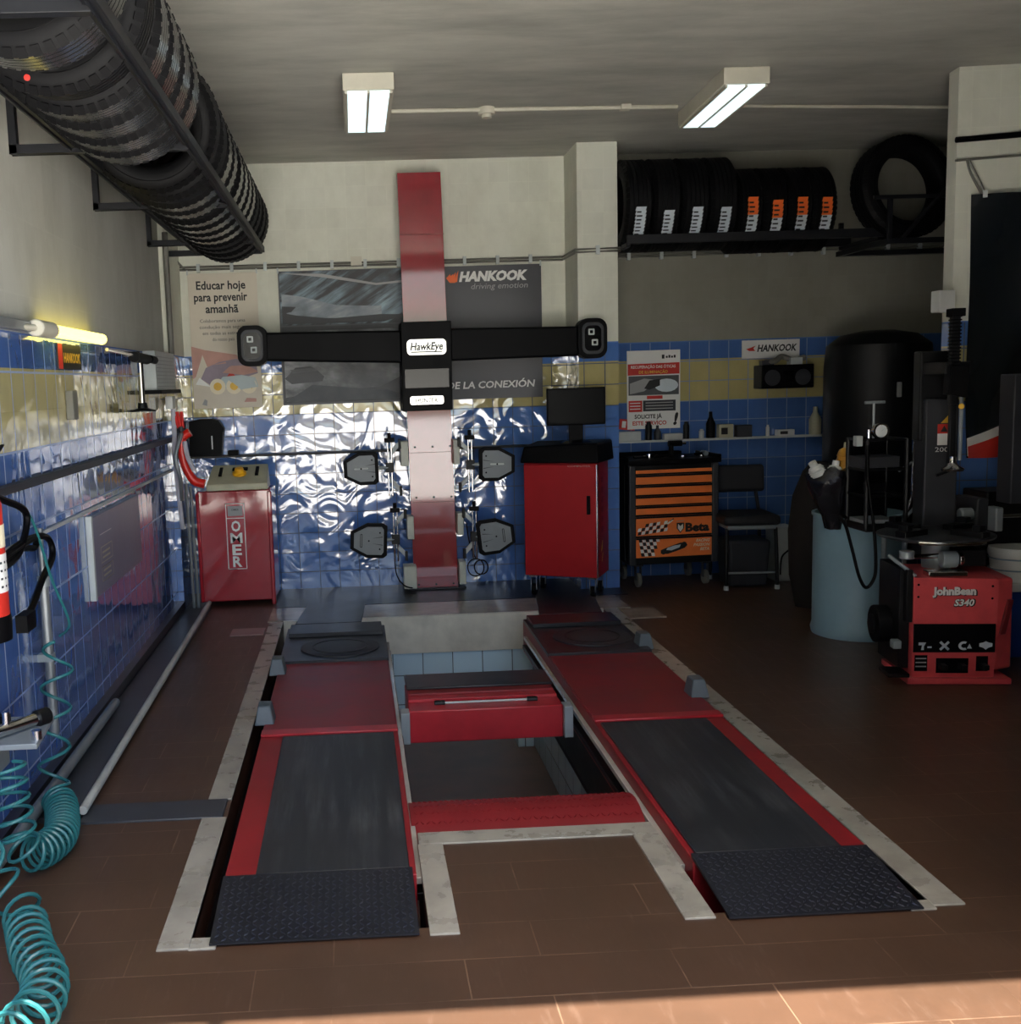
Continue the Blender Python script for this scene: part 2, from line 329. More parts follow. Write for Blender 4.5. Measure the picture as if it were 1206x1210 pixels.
class MB:
    def __init__(s):
        s.v = []; s.f = []; s.mi = []; s.sm = []; s.mats = []; s.T = Matrix.Identity(4); s.fn = None
    def m(s, name):
        if name not in s.mats: s.mats.append(name)
        return s.mats.index(name)
    def add(s, vs, fs, mt, smooth=False):
        b = len(s.v)
        for p in vs:
            q = s.T @ Vector(p)
            if s.fn: q = Vector(s.fn(q))
            s.v.append(q)
        i = s.m(mt)
        for f in fs:
            s.f.append([b + k for k in f]); s.mi.append(i); s.sm.append(smooth)
    def box(s, x0, x1, y0, y1, z0, z1, mt):
        vs = [(x0,y0,z0),(x1,y0,z0),(x1,y1,z0),(x0,y1,z0),(x0,y0,z1),(x1,y0,z1),(x1,y1,z1),(x0,y1,z1)]
        s.add(vs, [(0,3,2,1),(4,5,6,7),(0,1,5,4),(1,2,6,5),(2,3,7,6),(3,0,4,7)], mt)
    def hexa(s, vs, mt):
        s.add(vs, [(0,3,2,1),(4,5,6,7),(0,1,5,4),(1,2,6,5),(2,3,7,6),(3,0,4,7)], mt)
    def cyl(s, p0, p1, r, mt, r2=None, n=16, smooth=True):
        s.tube([p0, p1], r, mt, n, radii=[r, r if r2 is None else r2], smooth=smooth)
    def tube(s, pts, r, mt, n=8, closed=False, radii=None, smooth=True):
        P = [Vector(p) for p in pts]; L = len(P); rings = []; nrm = None
        for i in range(L):
            if closed: t = P[(i+1) % L] - P[i-1]
            else: t = P[min(i+1, L-1)] - P[max(i-1, 0)]
            t.normalize()
            if nrm is None:
                a = Vector((0,0,1)) if abs(t.z) < .9 else Vector((1,0,0))
                nrm = t.cross(a).normalized()
            else:
                nrm = (nrm - t * nrm.dot(t)); nrm.normalize()
            bn = t.cross(nrm); rr = radii[i] if radii else r
            rings.append([P[i] + (nrm*cos(2*pi*k/n) + bn*sin(2*pi*k/n))*rr for k in range(n)])
        vs = [p for g in rings for p in g]; fs = []
        for i in range(L if closed else L-1):
            a, b = i*n, ((i+1) % L)*n
            for k in range(n):
                fs.append((a+k, a+(k+1) % n, b+(k+1) % n, b+k))
        s.add(vs, fs, mt, smooth)
        if not closed:
            s.add(rings[0], [tuple(range(n))[::-1]], mt); s.add(rings[-1], [tuple(range(n))], mt)
    def lathe(s, prof, mt, n=32, closed=False, mats=None):
        """prof: (r, h) about local Z; closed joins the last point to the first"""
        L = len(prof)
        vs = [(r*cos(2*pi*k/n), r*sin(2*pi*k/n), h) for r, h in prof for k in range(n)]
        for i in range(L if closed else L-1):
            j = (i+1) % L; fs = [(i*n+k, i*n+(k+1) % n, j*n+(k+1) % n, j*n+k) for k in range(n)]
            s.add(vs[:0], [], mt)
            b = len(s.v)
            s.add([vs[i*n+k] for k in range(n)] + [vs[j*n+k] for k in range(n)], [(k, (k+1) % n, n+(k+1) % n, n+k) for k in range(n)], mats[i] if mats else mt, True)
        if not closed:
            if prof[0][0] > 1e-4: s.add(vs[:n], [tuple(range(n))[::-1]], mt)
            if prof[-1][0] > 1e-4: s.add(vs[-n:], [tuple(range(n))], mats[-1] if mats else mt)
    def prism(s, poly, h0, h1, mt):
        """poly in local XY, extruded along local Z"""
        n = len(poly)
        vs = [(x, y, h0) for x, y in poly] + [(x, y, h1) for x, y in poly]
        fs = [tuple(range(n))[::-1], tuple(range(n, 2*n))] + [(k, (k+1) % n, n+(k+1) % n, n+k) for k in range(n)]
        s.add(vs, fs, mt)
    def flat(s, poly, h, mt):
        s.add([(x, y, h) for x, y in poly], [tuple(range(len(poly)))], mt)
    def grid(s, x0, x1, y0, y1, h, mt, nx=12, ny=12):
        vs = [(x0+(x1-x0)*i/nx, y0+(y1-y0)*j/ny, h) for j in range(ny+1) for i in range(nx+1)]
        fs = [(j*(nx+1)+i, j*(nx+1)+i+1, (j+1)*(nx+1)+i+1, (j+1)*(nx+1)+i) for j in range(ny) for i in range(nx)]
        s.add(vs, fs, mt, True)
    def text(s, st, x, y, size, mt, h=.002, bold=0., shear=0., w=None, align='l', sx=1.):
        vs, fs = text_mesh(st, bold)
        if not vs: return
        x0 = min(p[0] for p in vs); x1 = max(p[0] for p in vs)
        k = size; kx = size*sx
        if w: kx = w / max(1e-6, x1-x0)
        off = {'l': -x0*kx, 'c': -(x0+x1)/2*kx, 'r': -x1*kx}[align]
        s.add([(x + off + p[0]*kx + shear*p[1]*k, y + p[1]*k, h) for p in vs], fs, mt)
    def build(s, name, parent=None, bevel=0., seg=2, world=False, origin=None):
        me = bpy.data.meshes.new(name)
        vs = s.v
        if world and parent is not None:
            inv = ROOTM[parent.name].inverted(); vs = [inv @ p for p in vs]
        if origin is not None: vs = [p - Vector(origin) for p in vs]
        me.from_pydata([tuple(p) for p in vs], [], s.f)
        for nm in s.mats: me.materials.append(MATS[nm])
        me.polygons.foreach_set('material_index', s.mi); me.polygons.foreach_set('use_smooth', s.sm)
        me.update()
        bm = bmesh.new(); bm.from_mesh(me)
        bmesh.ops.remove_doubles(bm, verts=bm.verts, dist=1e-5)
        bmesh.ops.recalc_face_normals(bm, faces=bm.faces) if not s.keep else None
        bm.to_mesh(me); bm.free()
        me.set_sharp_from_angle(angle=R(42))
        o = bpy.data.objects.new(name, me); COL.objects.link(o)
        if origin is not None: o.location = origin
        if parent is not None:
            o.parent = parent; ROOTM[o.name] = ROOTM[parent.name]
        else:
            ROOTM[o.name] = Matrix.Translation(origin) if origin is not None else Matrix.Identity(4)
        if bevel:
            b = o.modifiers.new('edge', 'BEVEL'); b.width = bevel; b.segments = seg; b.limit_method = 'ANGLE'; b.angle_limit = R(40)
            b.harden_normals = False
        return o
    keep = False
ROOTM = {}
def thing(name, label, cat, p=(0,0,0), rz=0., group=None):
    o = bpy.data.objects.new(name, None); COL.objects.link(o); o.empty_display_size = .1
    o.location = p; o.rotation_euler = (0, 0, rz)
    ROOTM[o.name] = Matrix.Translation(p) @ rot(rz, 'Z')
    return tag(o, label, cat, group)
def tag(o, label, cat, group=None):
    o['label'] = label; o['category'] = cat
    if group: o['group'] = group
    return o
def struct(o):
    o['kind'] = 'structure'; return o
def dup(root, M, label, group=None):
    r = root.copy(); COL.objects.link(r); r.matrix_world = M; r.location = M.to_translation(); r.rotation_euler = M.to_euler()
    r['label'] = label
    if group: r['group'] = group
    ROOTM[r.name] = M
    for ch in list(root.children):
        c = ch.copy(); COL.objects.link(c); c.parent = r
        for g in list(ch.children):
            d = g.copy(); COL.objects.link(d); d.parent = c
    return r
def B(x0, x1, y0, y1, z0, z1, mt): 
    q = MB(); q.box(x0, x1, y0, y1, z0, z1, mt); return q
def smooth_path(pts, k=8):
    P = [Vector(p) for p in pts]; out = []
    for i in range(len(P)-1):
        a, b, c, d = P[max(i-1,0)], P[i], P[i+1], P[min(i+2, len(P)-1)]
        for j in range(k):
            t = j/k
            out.append(.5*((2*b)+(c-a)*t+(2*a-5*b+4*c-d)*t*t+(3*b-a-3*c+d)*t**3))
    out.append(P[-1]); return out

WL, WB, CH = -1.28, 7.97, 3.16      # left wall, back wall, ceiling height
YF = 1.6                            # outer face of the garage front

# ------------------------------------------------------------------ the room
q = MB()
for x0, x1, y0, y1 in [(-1.6, -.515, YF, 8.2), (1.615, 5.4, YF, 8.2), (-.515, 1.615, YF, 2.845), (.165, .975, 2.845, 3.47), (-.515, 1.615, 6.87, 8.2)]:
    q.box(x0, x1, y0, y1, -.12, 0, 'floor_paint')
struct(q.build('floor'))
q = B(-14, 16, -30, YF, -.12, -.004, 'pavement'); struct(q.build('ground'))
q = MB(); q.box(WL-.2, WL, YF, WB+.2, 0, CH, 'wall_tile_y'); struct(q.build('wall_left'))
q = MB(); q.box(WL-.2, 1.75, WB, WB+.2, 0, CH, 'wall_tile_x'); struct(q.build('wall_back'))
q = MB(); q.box(1.75, 5.4, WB, WB+.2, 0, CH, 'wall_tile_r_shaded'); struct(q.build('wall_alcove'))
q = MB(); q.box(1.612, 1.897, 7.53, WB, 0, CH, 'wall_tile_x'); struct(q.build('pillar'))
q = MB(); q.box(WL, -1.24, 7.36, WB, 0, CH, 'wall_tile_x'); struct(q.build('pillar_corner'))
q = MB(); q.T = loc(3.378, 5.9, 0) @ rot(R(-6), 'Z'); q.box(0, 2.1, 0, .12, 0, CH, 'wall_tile_x'); struct(q.build('wall_pillar'))
q = B(5.2, 5.4, YF, 8.2, 0, CH, 'wall_dark'); struct(q.build('wall_right'))
q = MB(); q.box(1.75, 5.4, YF, YF+.2, 0, CH, 'facade'); q.box(-3, WL, YF, YF+.2, 0, 3.6, 'facade'); q.box(WL, 5.4, YF, YF+.2, 2.95, 3.6, 'facade')
struct(q.build('wall_front'))
struct(B(-3.2, -2.2, -16, YF, 0, 7, 'light_block_render').build('wall_light_block'))  # unseen wall added outside to keep light off the right of the room
q = B(WL-.2, 5.4, YF+.2, WB+.2, CH, CH+.2, 'ceiling_plaster'); struct(q.build('ceiling'))
# pit under the lift
q = MB()
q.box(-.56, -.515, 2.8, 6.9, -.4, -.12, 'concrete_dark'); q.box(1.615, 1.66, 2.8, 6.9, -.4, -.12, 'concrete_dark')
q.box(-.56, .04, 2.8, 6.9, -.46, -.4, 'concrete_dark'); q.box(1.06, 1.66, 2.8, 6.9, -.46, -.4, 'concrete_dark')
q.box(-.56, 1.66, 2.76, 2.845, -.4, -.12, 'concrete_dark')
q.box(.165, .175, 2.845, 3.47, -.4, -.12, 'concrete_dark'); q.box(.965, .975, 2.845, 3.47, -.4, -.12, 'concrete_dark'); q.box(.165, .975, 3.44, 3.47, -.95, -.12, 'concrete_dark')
q.box(.0, .04, 3.44, 6.9, -.95, -.46, 'pit_tile_side'); q.box(1.06, 1.12, 3.44, 6.9, -.95, -.46, 'pit_tile_side')
q.box(-.56, 1.66, 6.87, 6.93, -.95, -.245, 'pit_tile'); q.box(-.56, 1.66, 6.87, 6.93, -.245, -.12, 'marble_face_lit')
struct(q.build('wall_pit'))
struct(B(0, 1.1, 3.4, 6.93, -.8, -.75, 'pit_floor').build('floor_pit'))
o = B(.955, 1.055, 6.37, 6.55, -.75, -.45, 'pit_tile').build('pit_box', bevel=.004); tag(o, 'pale box on the pit floor under the red jack beam', 'box')
# marble kerb round the pit, one slab run per object
for i, (x0, x1, y0, y1) in enumerate([(-.605, -.515, 3.86, 6.84), (-.605, -.515, 2.79, 3.69), (-.515, -.44, 2.785, 2.845), (.16, .245, 2.8, 3.385), (.165, .975, 3.385, 3.475),
        (.89, .98, 2.815, 3.385), (1.615, 1.71, 2.82, 6.86), (1.54, 1.615, 2.8, 2.85)]):
    struct(B(x0, x1, y0, y1, -.02, .006, 'marble').build('trim_%d' % (i+1), bevel=.002))
struct(B(-.62, 1.8, 6.865, 7.28, -.02, .007, 'marble_back').build('trim_9', bevel=.002))
q = B(-.515, 1.615, 6.85, 6.87, -.245, .0075, 'marble_face_lit'); struct(q.build('trim_10'))
struct(B(-.83, -.62, 6.52, 6.7, -.02, .006, 'tile_pink').build('trim_11', bevel=.002))
struct(B(1.715, 1.95, 6.55, 6.84, -.02, .006, 'marble_back').build('trim_12', bevel=.002))
struct(B(-1.05, -.53, 3.69, 3.86, -.01, .008, 'plinth_grey').build('trim_13', bevel=.004))
q = MB(); q.box(WL, -1.235, 1.0, 7.36, 0, .07, 'mat_dark'); struct(q.build('baseboard_left'))
struct(B(-1.235, -1.06, 3.72, 7.4, -.01, .02, 'plinth_grey').build('trim_14', bevel=.008))
struct(B(-.6, 1.9, 7.3, WB, -.01, .006, 'mat_dark').build('trim_15'))
# tile ledges and edge trims
struct(B(-1.24, 1.612, 7.87, WB, 1.035, 1.05, 'black_metal').build('trim_16'))
struct(B(1.897, 3.75, 7.90, WB, 1.035, 1.05, 'grey_light').build('trim_17'))
struct(B(WL, WL+.035, 2.2, 7.36, 1.195, 1.225, 'dark_grey').build('trim_18'))
struct(B(WL, WL+.012, 2.2, 7.36, .985, 1.0, 'grey_light').build('trim_19'))

# ------------------------------------------------------------------ vehicle lift
def ramp_lugs(q, x0, x1, y0, y1, zf, mt, p=.02):
    nx = int((x1-x0)/p); ny = int((y1-y0)/p)
    for i in range(nx):
        for j in range(ny):
            x = x0+(i+.5)*(x1-x0)/nx; y = y0+(j+.5)*(y1-y0)/ny
            a = R(45) if (i+j) % 2 else R(-45)
            dx, dy = cos(a)*.0102, sin(a)*.0102; ex, ey = -sin(a)*.0034, cos(a)*.0034
            z = zf(y)
            pts = [(x-dx, y-dy), (x+ex, y+ey), (x+dx, y+dy), (x-ex, y-ey)]
            q.add([(a_, b_, zf(b_)) for a_, b_ in pts] + [(x+(a_-x)*.6, y+(b_-y)*.6, zf(b_)+.0035) for a_, b_ in pts],
                  [(4,5,6,7),(0,1,5,4),(1,2,6,5),(2,3,7,6),(3,0,4,7)], mt)
def runway(x0, x1, out, label, ysec, xin0, xin1, holders):
    """out = -1 when the outer side is to the left"""
    t = thing('lift_runway', label, 'car lift', ((x0+x1)/2, 3.12, -.35), 0, 'car lift runways')
    q = MB()
    q.box(x0, x1, 3.12, 6.46, -.16, .03, 'red_frame'); q.box(x0+.03, x1-.03, 3.3, 6.3, -.4, -.16, 'black_metal')
    q.box(x0, x1, 4.47, 4.54, .03, .043, 'red_beam')
    q.build('deck_frame', t, .004, world=True)
    q = B(x0+.004, x1-.004, 4.54, ysec, .03, .036, 'red_deck'); q.build('centre_deck', t, .002, world=True)
    q = B(xin0, xin1, 3.15, 4.45, .028, .04, 'slip_dark'); q.build('slip_plate', t, .003, world=True)
    q = MB()
    q.box(x0+.0, x1-.0, ysec, 6.45, .028, .05, 'plate_black'); q.box(x0+.02, x1-.02, 6.2, 6.45, .05, .075, 'plate_black')
    q.build('turnplate_tray', t, .003, world=True)
    q = MB(); q.T = loc((x0+x1)/2+.03, 5.93, .05)
    q.lathe([(.225, 0), (.225, .006), (.215, .008), (.0, .008)], 'dark_grey', 40); q.T = loc((x0+x1)/2+.03, 5.93, .058)
    q.lathe([(.16, 0), (.16, .002), (.15, .002), (.15, 0)], 'black_metal', 40, closed=True)
    q.build('turnplate_disc', t, world=True)
    q = MB(); zf = lambda y: .012 + (y-2.8)/.34*.03
    xa, xb = x0-.0, x1-.0
    q.hexa([(xa, 2.795, .007), (xb-.012, 2.795, .007), (xb-.012, 3.14, .03), (xa, 3.14, .03), (xa, 2.795, .012), (xb-.012, 2.795, .012), (xb-.012, 3.14, .044), (xa, 3.14, .044)], 'diamond_black')
    ramp_lugs(q, xa+.008, xb-.02, 2.80, 3.135, zf, 'lug_steel')
    q.build('ramp_plate', t, world=True)
    xi = x1 if out < 0 else x0
    s = 1 if out < 0 else -1
    q = MB(); q.box(min(xi, xi+s*.022), max(xi, xi+s*.022), 3.2, 6.3, -.045, -.022, 'rail_glint'); q.box(min(xi, xi+s*.03), max(xi, xi+s*.03), 3.2, 6.3, -.1, -.075, 'black_metal')
    q.build('jack_rail', t, .002, world=True)
    for hx, hy in holders:
        q = MB()
        q.hexa([(hx-.045, hy-.05, .03), (hx+.045, hy-.05, .03), (hx+.045, hy+.07, .03), (hx-.045, hy+.07, .03),
                (hx-.028, hy-.028, .115), (hx+.028, hy-.028, .115), (hx+.03, hy+.06, .115), (hx-.03, hy+.06, .115)], 'cast_grey')
        h = q.build('wheel_stop', t, .006, world=True); h['label'] = 'grey cast wedge on outer edge'
    return t
runway(-.458, .142, -1, 'long red lift runway left of the open pit, black ramp in front', 5.66, -.36, .122, [(-.455, 5.5), (-.455, 4.68)])
runway(1.012, 1.586, 1, 'long red lift runway right of the open pit, nearer the tyre machine', 5.6, 1.03, 1.5, [(1.575, 5.72), (1.575, 4.8)])

# rolling jack beam between the runways
t = thing('jack_beam', 'red jack beam with dark worn top bridging the pit between both runways', 'jack', (.57, 4.95, -.1))
B(.205, .925, 4.75, 5.2, -.125, .03, 'red_beam').build('beam_body', t, .006, world=True)
q = MB(); q.box(.21, .92, 4.88, 5.18, .03, .045, 'red_beam'); q.box(.215, .915, 4.94, 5.18, .045, .055, 'red_deck')
for x in (.33, .77): q.cyl((x, 4.84, .035), (x+.05, 4.84, .035), .014, 'black_metal', n=10)
q.cyl((.38, 4.84, .036), (.77, 4.84, .036), .006, 'grey_light', n=8)
q.build('lifting_head', t, .004, world=True)
B(.205, .925, 5.0, 5.24, .055, .068, 'plate_black').build('rubber_top', t, .006, world=True)
for x in (.165, .925):
    o = B(x, x+.042, 4.72, 4.8, -.12, .03, 'grey_metal').build('roller_bracket', t, .004, world=True); o['label'] = 'grey metal end bracket'

# curved diamond plate guard at the near end of the pit
q = MB()
prof = [(3.49 + .21 - .21*cos(a), -.16 + .16*sin(a)) for a in [pi*k/14 for k in range(15)]]
vs = [(x, y, z) for x in (.15, .985) for y, z in prof]; n = len(prof)
q.add(vs, [(k, k+1, n+k+1, n+k) for k in range(n-1)], 'red_guard', True)
q.add(vs, [tuple(range(n)), tuple(range(n, 2*n))[::-1]], 'red_guard'); q.add([vs[0], vs[n-1], vs[2*n-1], vs[n]], [(0,1,2,3)], 'red_guard')
for i in range(40):
    for j in range(9):
        x = .16+(i+.5)*.815/40; a = pi*(j+1.2)/12
        for sgn in ([1] if (i+j) % 2 else [-1]):
            cy, cz = 3.70, -.16
            def S(u, v, h):
                aa = a + v/.17
                return (x+u, cy-(.21+h)*cos(aa), cz+(.16+h)*sin(aa))
            d = .007
            q.add([S(-d, -sgn*d, 0), S(d*.3, -sgn*d*.3, 0), S(d, sgn*d, 0), S(-d*.3, sgn*d*.3, 0), S(-d*.6, -sgn*d*.6, .003), S(d*.2, -sgn*d*.2, .003), S(d*.6, sgn*d*.6, .003), S(-d*.2, sgn*d*.2, .003)],
                  [(4,5,6,7),(0,1,5,4),(1,2,6,5),(2,3,7,6),(3,0,4,7)], 'red_guard')
o = q.build('pit_guard', origin=(.57, 3.68, -.3)); tag(o, 'rounded red tread-plate guard across the near end of the pit', 'guard')

# bridging plates at the far end
for x0, x1, x2, x3, lb in [(-.43, .0, -.375, .03, 'black steel bridging plate behind the left runway'), (1.16, 1.575, 1.235, 1.65, 'black steel bridging plate behind the right runway, before the red cabinet')]:
    q = MB(); q.hexa([(x0, 6.72, .008), (x1, 6.72, .008), (x3, 7.3, .008), (x2, 7.3, .008), (x0, 6.72, .016), (x1, 6.72, .016), (x3, 7.3, .016), (x2, 7.3, .016)], 'mat_dark')
    o = q.build('bridging_plate', bevel=.002); tag(o, lb, 'plate', 'bridging plates')

# ------------------------------------------------------------------ alignment tower
t = thing('alignment_tower', 'tall red alignment post with a black camera bar, standing at the blue wall', 'wheel aligner', (.57, 7.82, 0))
q = MB(); q.hexa([(.405, 7.76, .01), (.735, 7.76, .01), (.735, 7.9, .01), (.405, 7.9, .01), (.372, 7.76, 3.03), (.682, 7.76, 3.03), (.682, 7.9, 3.03), (.372, 7.9, 3.03)], 'red_paint')
for z in (.02, .675, 1.05): 
    for x in (.44, .57, .7): q.cyl((x, 7.757, z+.02), (x, 7.76, z+.02), .008, 'black_metal', n=8)
for z in (.66, 1.03, 2.6): q.box(.375 + (3.03-z)*.0105, .69 + (3.03-z)*.0165, 7.758, 7.765, z-.003, z, 'red_deck')
q.build('post', t, .006, world=True)
B(.36, .79, 7.72, 7.92, .006, .018, 'dark_grey').build('base_plate', t, .003, world=True)
FW = lambda p: (p.x*.9775, p.y-.17, 1.55+(p.z-1.55)*.9775)
q = MB(); q.fn = FW; q.T = frame((0, 7.66, 0), (1,0,0), (0,0,1))
q.prism([(.352, 1.34), (.708, 1.34), (.712, 1.97), (.356, 1.97)], -.28, .1, 'black_plastic')
q.prism([(.37, 1.5), (.69, 1.5), (.69, 1.64), (.37, 1.64)], .1, .108, 'black_gloss')
hb = q.build('hub_cover', t, .018, 3, world=True)
q = MB(); q.fn = FW; q.T = frame((0, 7.557, 0), (1,0,0), (0,0,1))
def rrect(x0, x1, y0, y1, r, k=5):
    out = []
    for cx, cy, a0 in ((x1-r, y0+r, -90), (x1-r, y1-r, 0), (x0+r, y1-r, 90), (x0+r, y0+r, 180)):
        for i in range(k+1):
            a = R(a0+90*i/k); out.append((cx+r*cos(a), cy+r*sin(a)))
    return out
q.prism(rrect(.393, .672, 1.735, 1.845, .03), 0, .008, 'alu')
q.text('HawkEye', .532, 1.77, .075, 'black_print', h=.0085, bold=.03, shear=.15, w=.23, align='c')
q.flat([(.42, 1.76), (.645, 1.76), (.645, 1.752), (.42, 1.752)], .0085, 'black_print')
o = q.build('logo_badge', hb, world=True); o['label'] = 'silver logo badge'
q = MB(); q.fn = FW; q.T = frame((0, 7.557, 0), (1,0,0), (0,0,1))
q.prism(rrect(.405, .645, 1.385, 1.445, .015), 0, .006, 'alu'); q.text('HUNTER', .525, 1.398, .045, 'grey_print', h=.0065, bold=.03, w=.16, align='c')
o = q.build('maker_badge', hb, world=True); o['label'] = 'small silver badge'
q = MB(); q.fn = FW
for x0, z0, h0, x1, z1, h1 in [(.36, 1.8, .115, -.61, 1.828, .1), (.705, 1.803, .115, 1.63, 1.8, .105)]:
    a = [(x0, 7.6, z0-h0), (x1, 7.6, z1-h1), (x1, 7.72, z1-h1), (x0, 7.72, z0-h0), (x0, 7.6, z0+h0), (x1, 7.6, z1+h1), (x1, 7.72, z1+h1), (x0, 7.72, z0+h0)]
    q.hexa(a, 'black_plastic')
q.build('camera_bar', t, .015, 3, world=True)
for cx, cz, dx in ((-.698, 1.837, .012), (1.722, 1.815, -.012)):
    q = MB(); q.fn = FW; q.T = frame((0, 7.62, 0), (1,0,0), (0,0,1))
    q.prism(rrect(cx-.105, cx+.105, cz-.142, cz+.142, .07), -.06, .06, 'black_plastic')
    q.prism(rrect(cx-.078, cx+.078, cz-.112, cz+.112, .05), .06, .066, 'dark_grey')
    pod = q.build('camera_pod', t, .012, 3, world=True)
    q = MB(); q.fn = FW; q.T = frame((0, 7.556, 0), (1,0,0), (0,0,1))
    q.prism(rrect(cx-.06, cx+.06, cz-.09, cz+.09, .04), -.002, .004, 'black_gloss')
    for sx, sz in ((-.012, .045), (.012, -.03)):
        q.prism(rrect(cx+sx-.022, cx+sx+.022, cz+sz-.022, cz+sz+.022, .006), .004, .008, 'grey_light')
        q.prism(rrect(cx+sx-.011, cx+sx+.011, cz+sz-.011, cz+sz+.011, .003), .008, .01, 'black_gloss')
    q.build('lens_window', pod, world=True)
for x0, x1, z0, z1 in [(.33, .385, .94, 1.12), (.715, .76, .94, 1.12), (.36, .41, .4, .57), (.73, .775, .42, .58), (.325, .42, .03, .2), (.735, .785, .05, .22)]:
    o = B(x0, x1, 7.66, 7.8, z0, z1, 'cream_metal').build('holder_bracket', t, .004, world=True); o['label'] = 'cream bracket'

def clamp(cx, cz, s, tw, tilt, slot, rx, rz0, rz1, label):
    """wheel clamp with target board; s = -1 board points left. cx,cz board centre, rx rod x"""
    t = thing('wheel_clamp', label, 'wheel clamp', (rx, 7.62, cz), 0, 'wheel clamps hung on the post')
    q = MB(); q.T = frame((cx, 7.6, cz), (1,0,0), (0,0,1)) @ rot(tilt, 'Z')
    w, h = .118*tw, .112*tw
    def board(g): 
        p = [(w+g, -h-g+.02), (w+g, h+g-.02), (w-.02+g*.5, h+g), (-w*.1, h+g), (-w-g, h*.5+g*.4), (-w-g, -h*.5-g*.4), (-w*.1, -h-g), (w-.02+g*.5, -h-g)]
        return [(x*-s, y) for x, y in p]
    q.prism(board(.016), -.03, .004, 'black_plastic'); 
    rim = q.build('rubber_rim', t, .004, world=True)
    q = MB(); q.T = frame((cx, 7.6, cz), (1,0,0), (0,0,1)) @ rot(tilt, 'Z')
    q.prism(board(-.01), .004, .012, 'target_grey')
    q.T = q.T @ loc(0, 0, .012)
    if slot: q.prism(rrect(s*.055-.008, s*.055+.008, -.05, .05, .007), 0, .001, 'black_plastic'); q.prism(rrect(s*.055-.004, s*.055+.004, -.045, .045, .003), .001, .0012, 'target_grey')
    else: q.prism(rrect(-.05, .05, -.006, .006, .005), 0, .003, 'grey_light')
    q.prism(rrect(-.006, .006, -.006, .006, .005), .003, .004, 'black_plastic')
    for yy in (-.06, .06): q.prism(rrect(-s*.08-.006, -s*.08+.006, yy-.006, yy+.006, .005), 0, .002, 'black_plastic')
    for a in (.3, -.3): q.prism([(-s*.02, a*.06), (-s*.1, a*.11), (-s*.1, a*.09)], 0, .0015, 'dark_grey')
    o = q.build('target_board', t, .002, world=True); o['label'] = 'grey six-sided target board'
    q = MB()
    for dx in (-.012, .014): q.cyl((rx+dx, 7.62, rz0), (rx+dx, 7.62, rz1), .007, 'chrome', n=10)
    q.build('guide_rod', t, world=True)
    q = MB(); q.box(rx-.035, rx+.035, 7.6, 7.64, rz1-.01, rz1+.022, 'black_plastic'); q.cyl((rx, 7.62, rz1+.02), (rx, 7.62, rz1+.06), .014, 'black_plastic', n=10)
    q.build('clamp_knob', t, .004, world=True)
    xi = rx - s*.075
    for za, zb in ((rz1-.1, rz1-.02), (rz0+.12, rz0+.04)):
        q = MB(); q.T = Matrix.Identity(4)
        za2 = za; dz = .022
        q.hexa([(rx, 7.625, za2-dz), (xi, 7.625, zb-dz), (xi, 7.65, zb-dz), (rx, 7.65, za2-dz), (rx, 7.625, za2+dz), (xi, 7.625, zb+dz), (xi, 7.65, zb+dz), (rx, 7.65, za2+dz)], 'grey_light')
        q.box(xi-.01, xi+.01, 7.61, 7.66, zb-.04, zb+.03, 'black_metal')
        q.build('claw_arm', t, .004, world=True)
    q = MB(); q.cyl((cx - s*.1, 7.61, cz), (rx, 7.62, cz), .014, 'grey_metal', n=12); q.box(rx-.03, rx+.03, 7.605, 7.645, cz-.035, cz+.035, 'black_metal')
    q.build('hub_arm', t, .003, world=True)
clamp(.038, .938, -1, .93, R(1), False, .247, .73, 1.13, 'wheel clamp with grey target board at upper left of the red post')
clamp(.075, .412, -1, 1., R(-3), True, .272, .25, .62, 'wheel clamp with grey target board at lower left of the red post')
clamp(1.022, .938, 1, .97, R(-1), False, .83, .74, 1.13, 'wheel clamp with grey target board at upper right of the red post')
clamp(1.005, .41, 1, 1.02, R(6), True, .85, .25, .61, 'wheel clamp with grey target board at lower right of the red post')
q = MB()
for cx, r in ((.86, .06), (.9, .05)):
    q.tube([(cx+r*cos(a), 7.68+.01*sin(3*a), .17+r*1.1*sin(a)) for a in [2*pi*k/24 for k in range(24)]], .005, 'black_plastic', 6, closed=True)
q.tube(smooth_path([(.86, 7.68, .24), (.82, 7.7, .35), (.8, 7.7, .5)]), .005, 'black_plastic', 6)
o = q.build('power_cable', origin=(.86, 7.68, .02)); tag(o, 'thin black cable in loops at the right foot of the red post', 'cable')
q = MB(); q.tube(smooth_path([(.26, 7.66, .33), (.27, 7.64, .15), (.33, 7.64, .06), (.42, 7.68, .03)]), .005, 'black_plastic', 6)
o = q.build('power_cable', origin=(.3, 7.65, .02)); tag(o, 'thin black cable hanging at the left foot of the red post', 'cable')

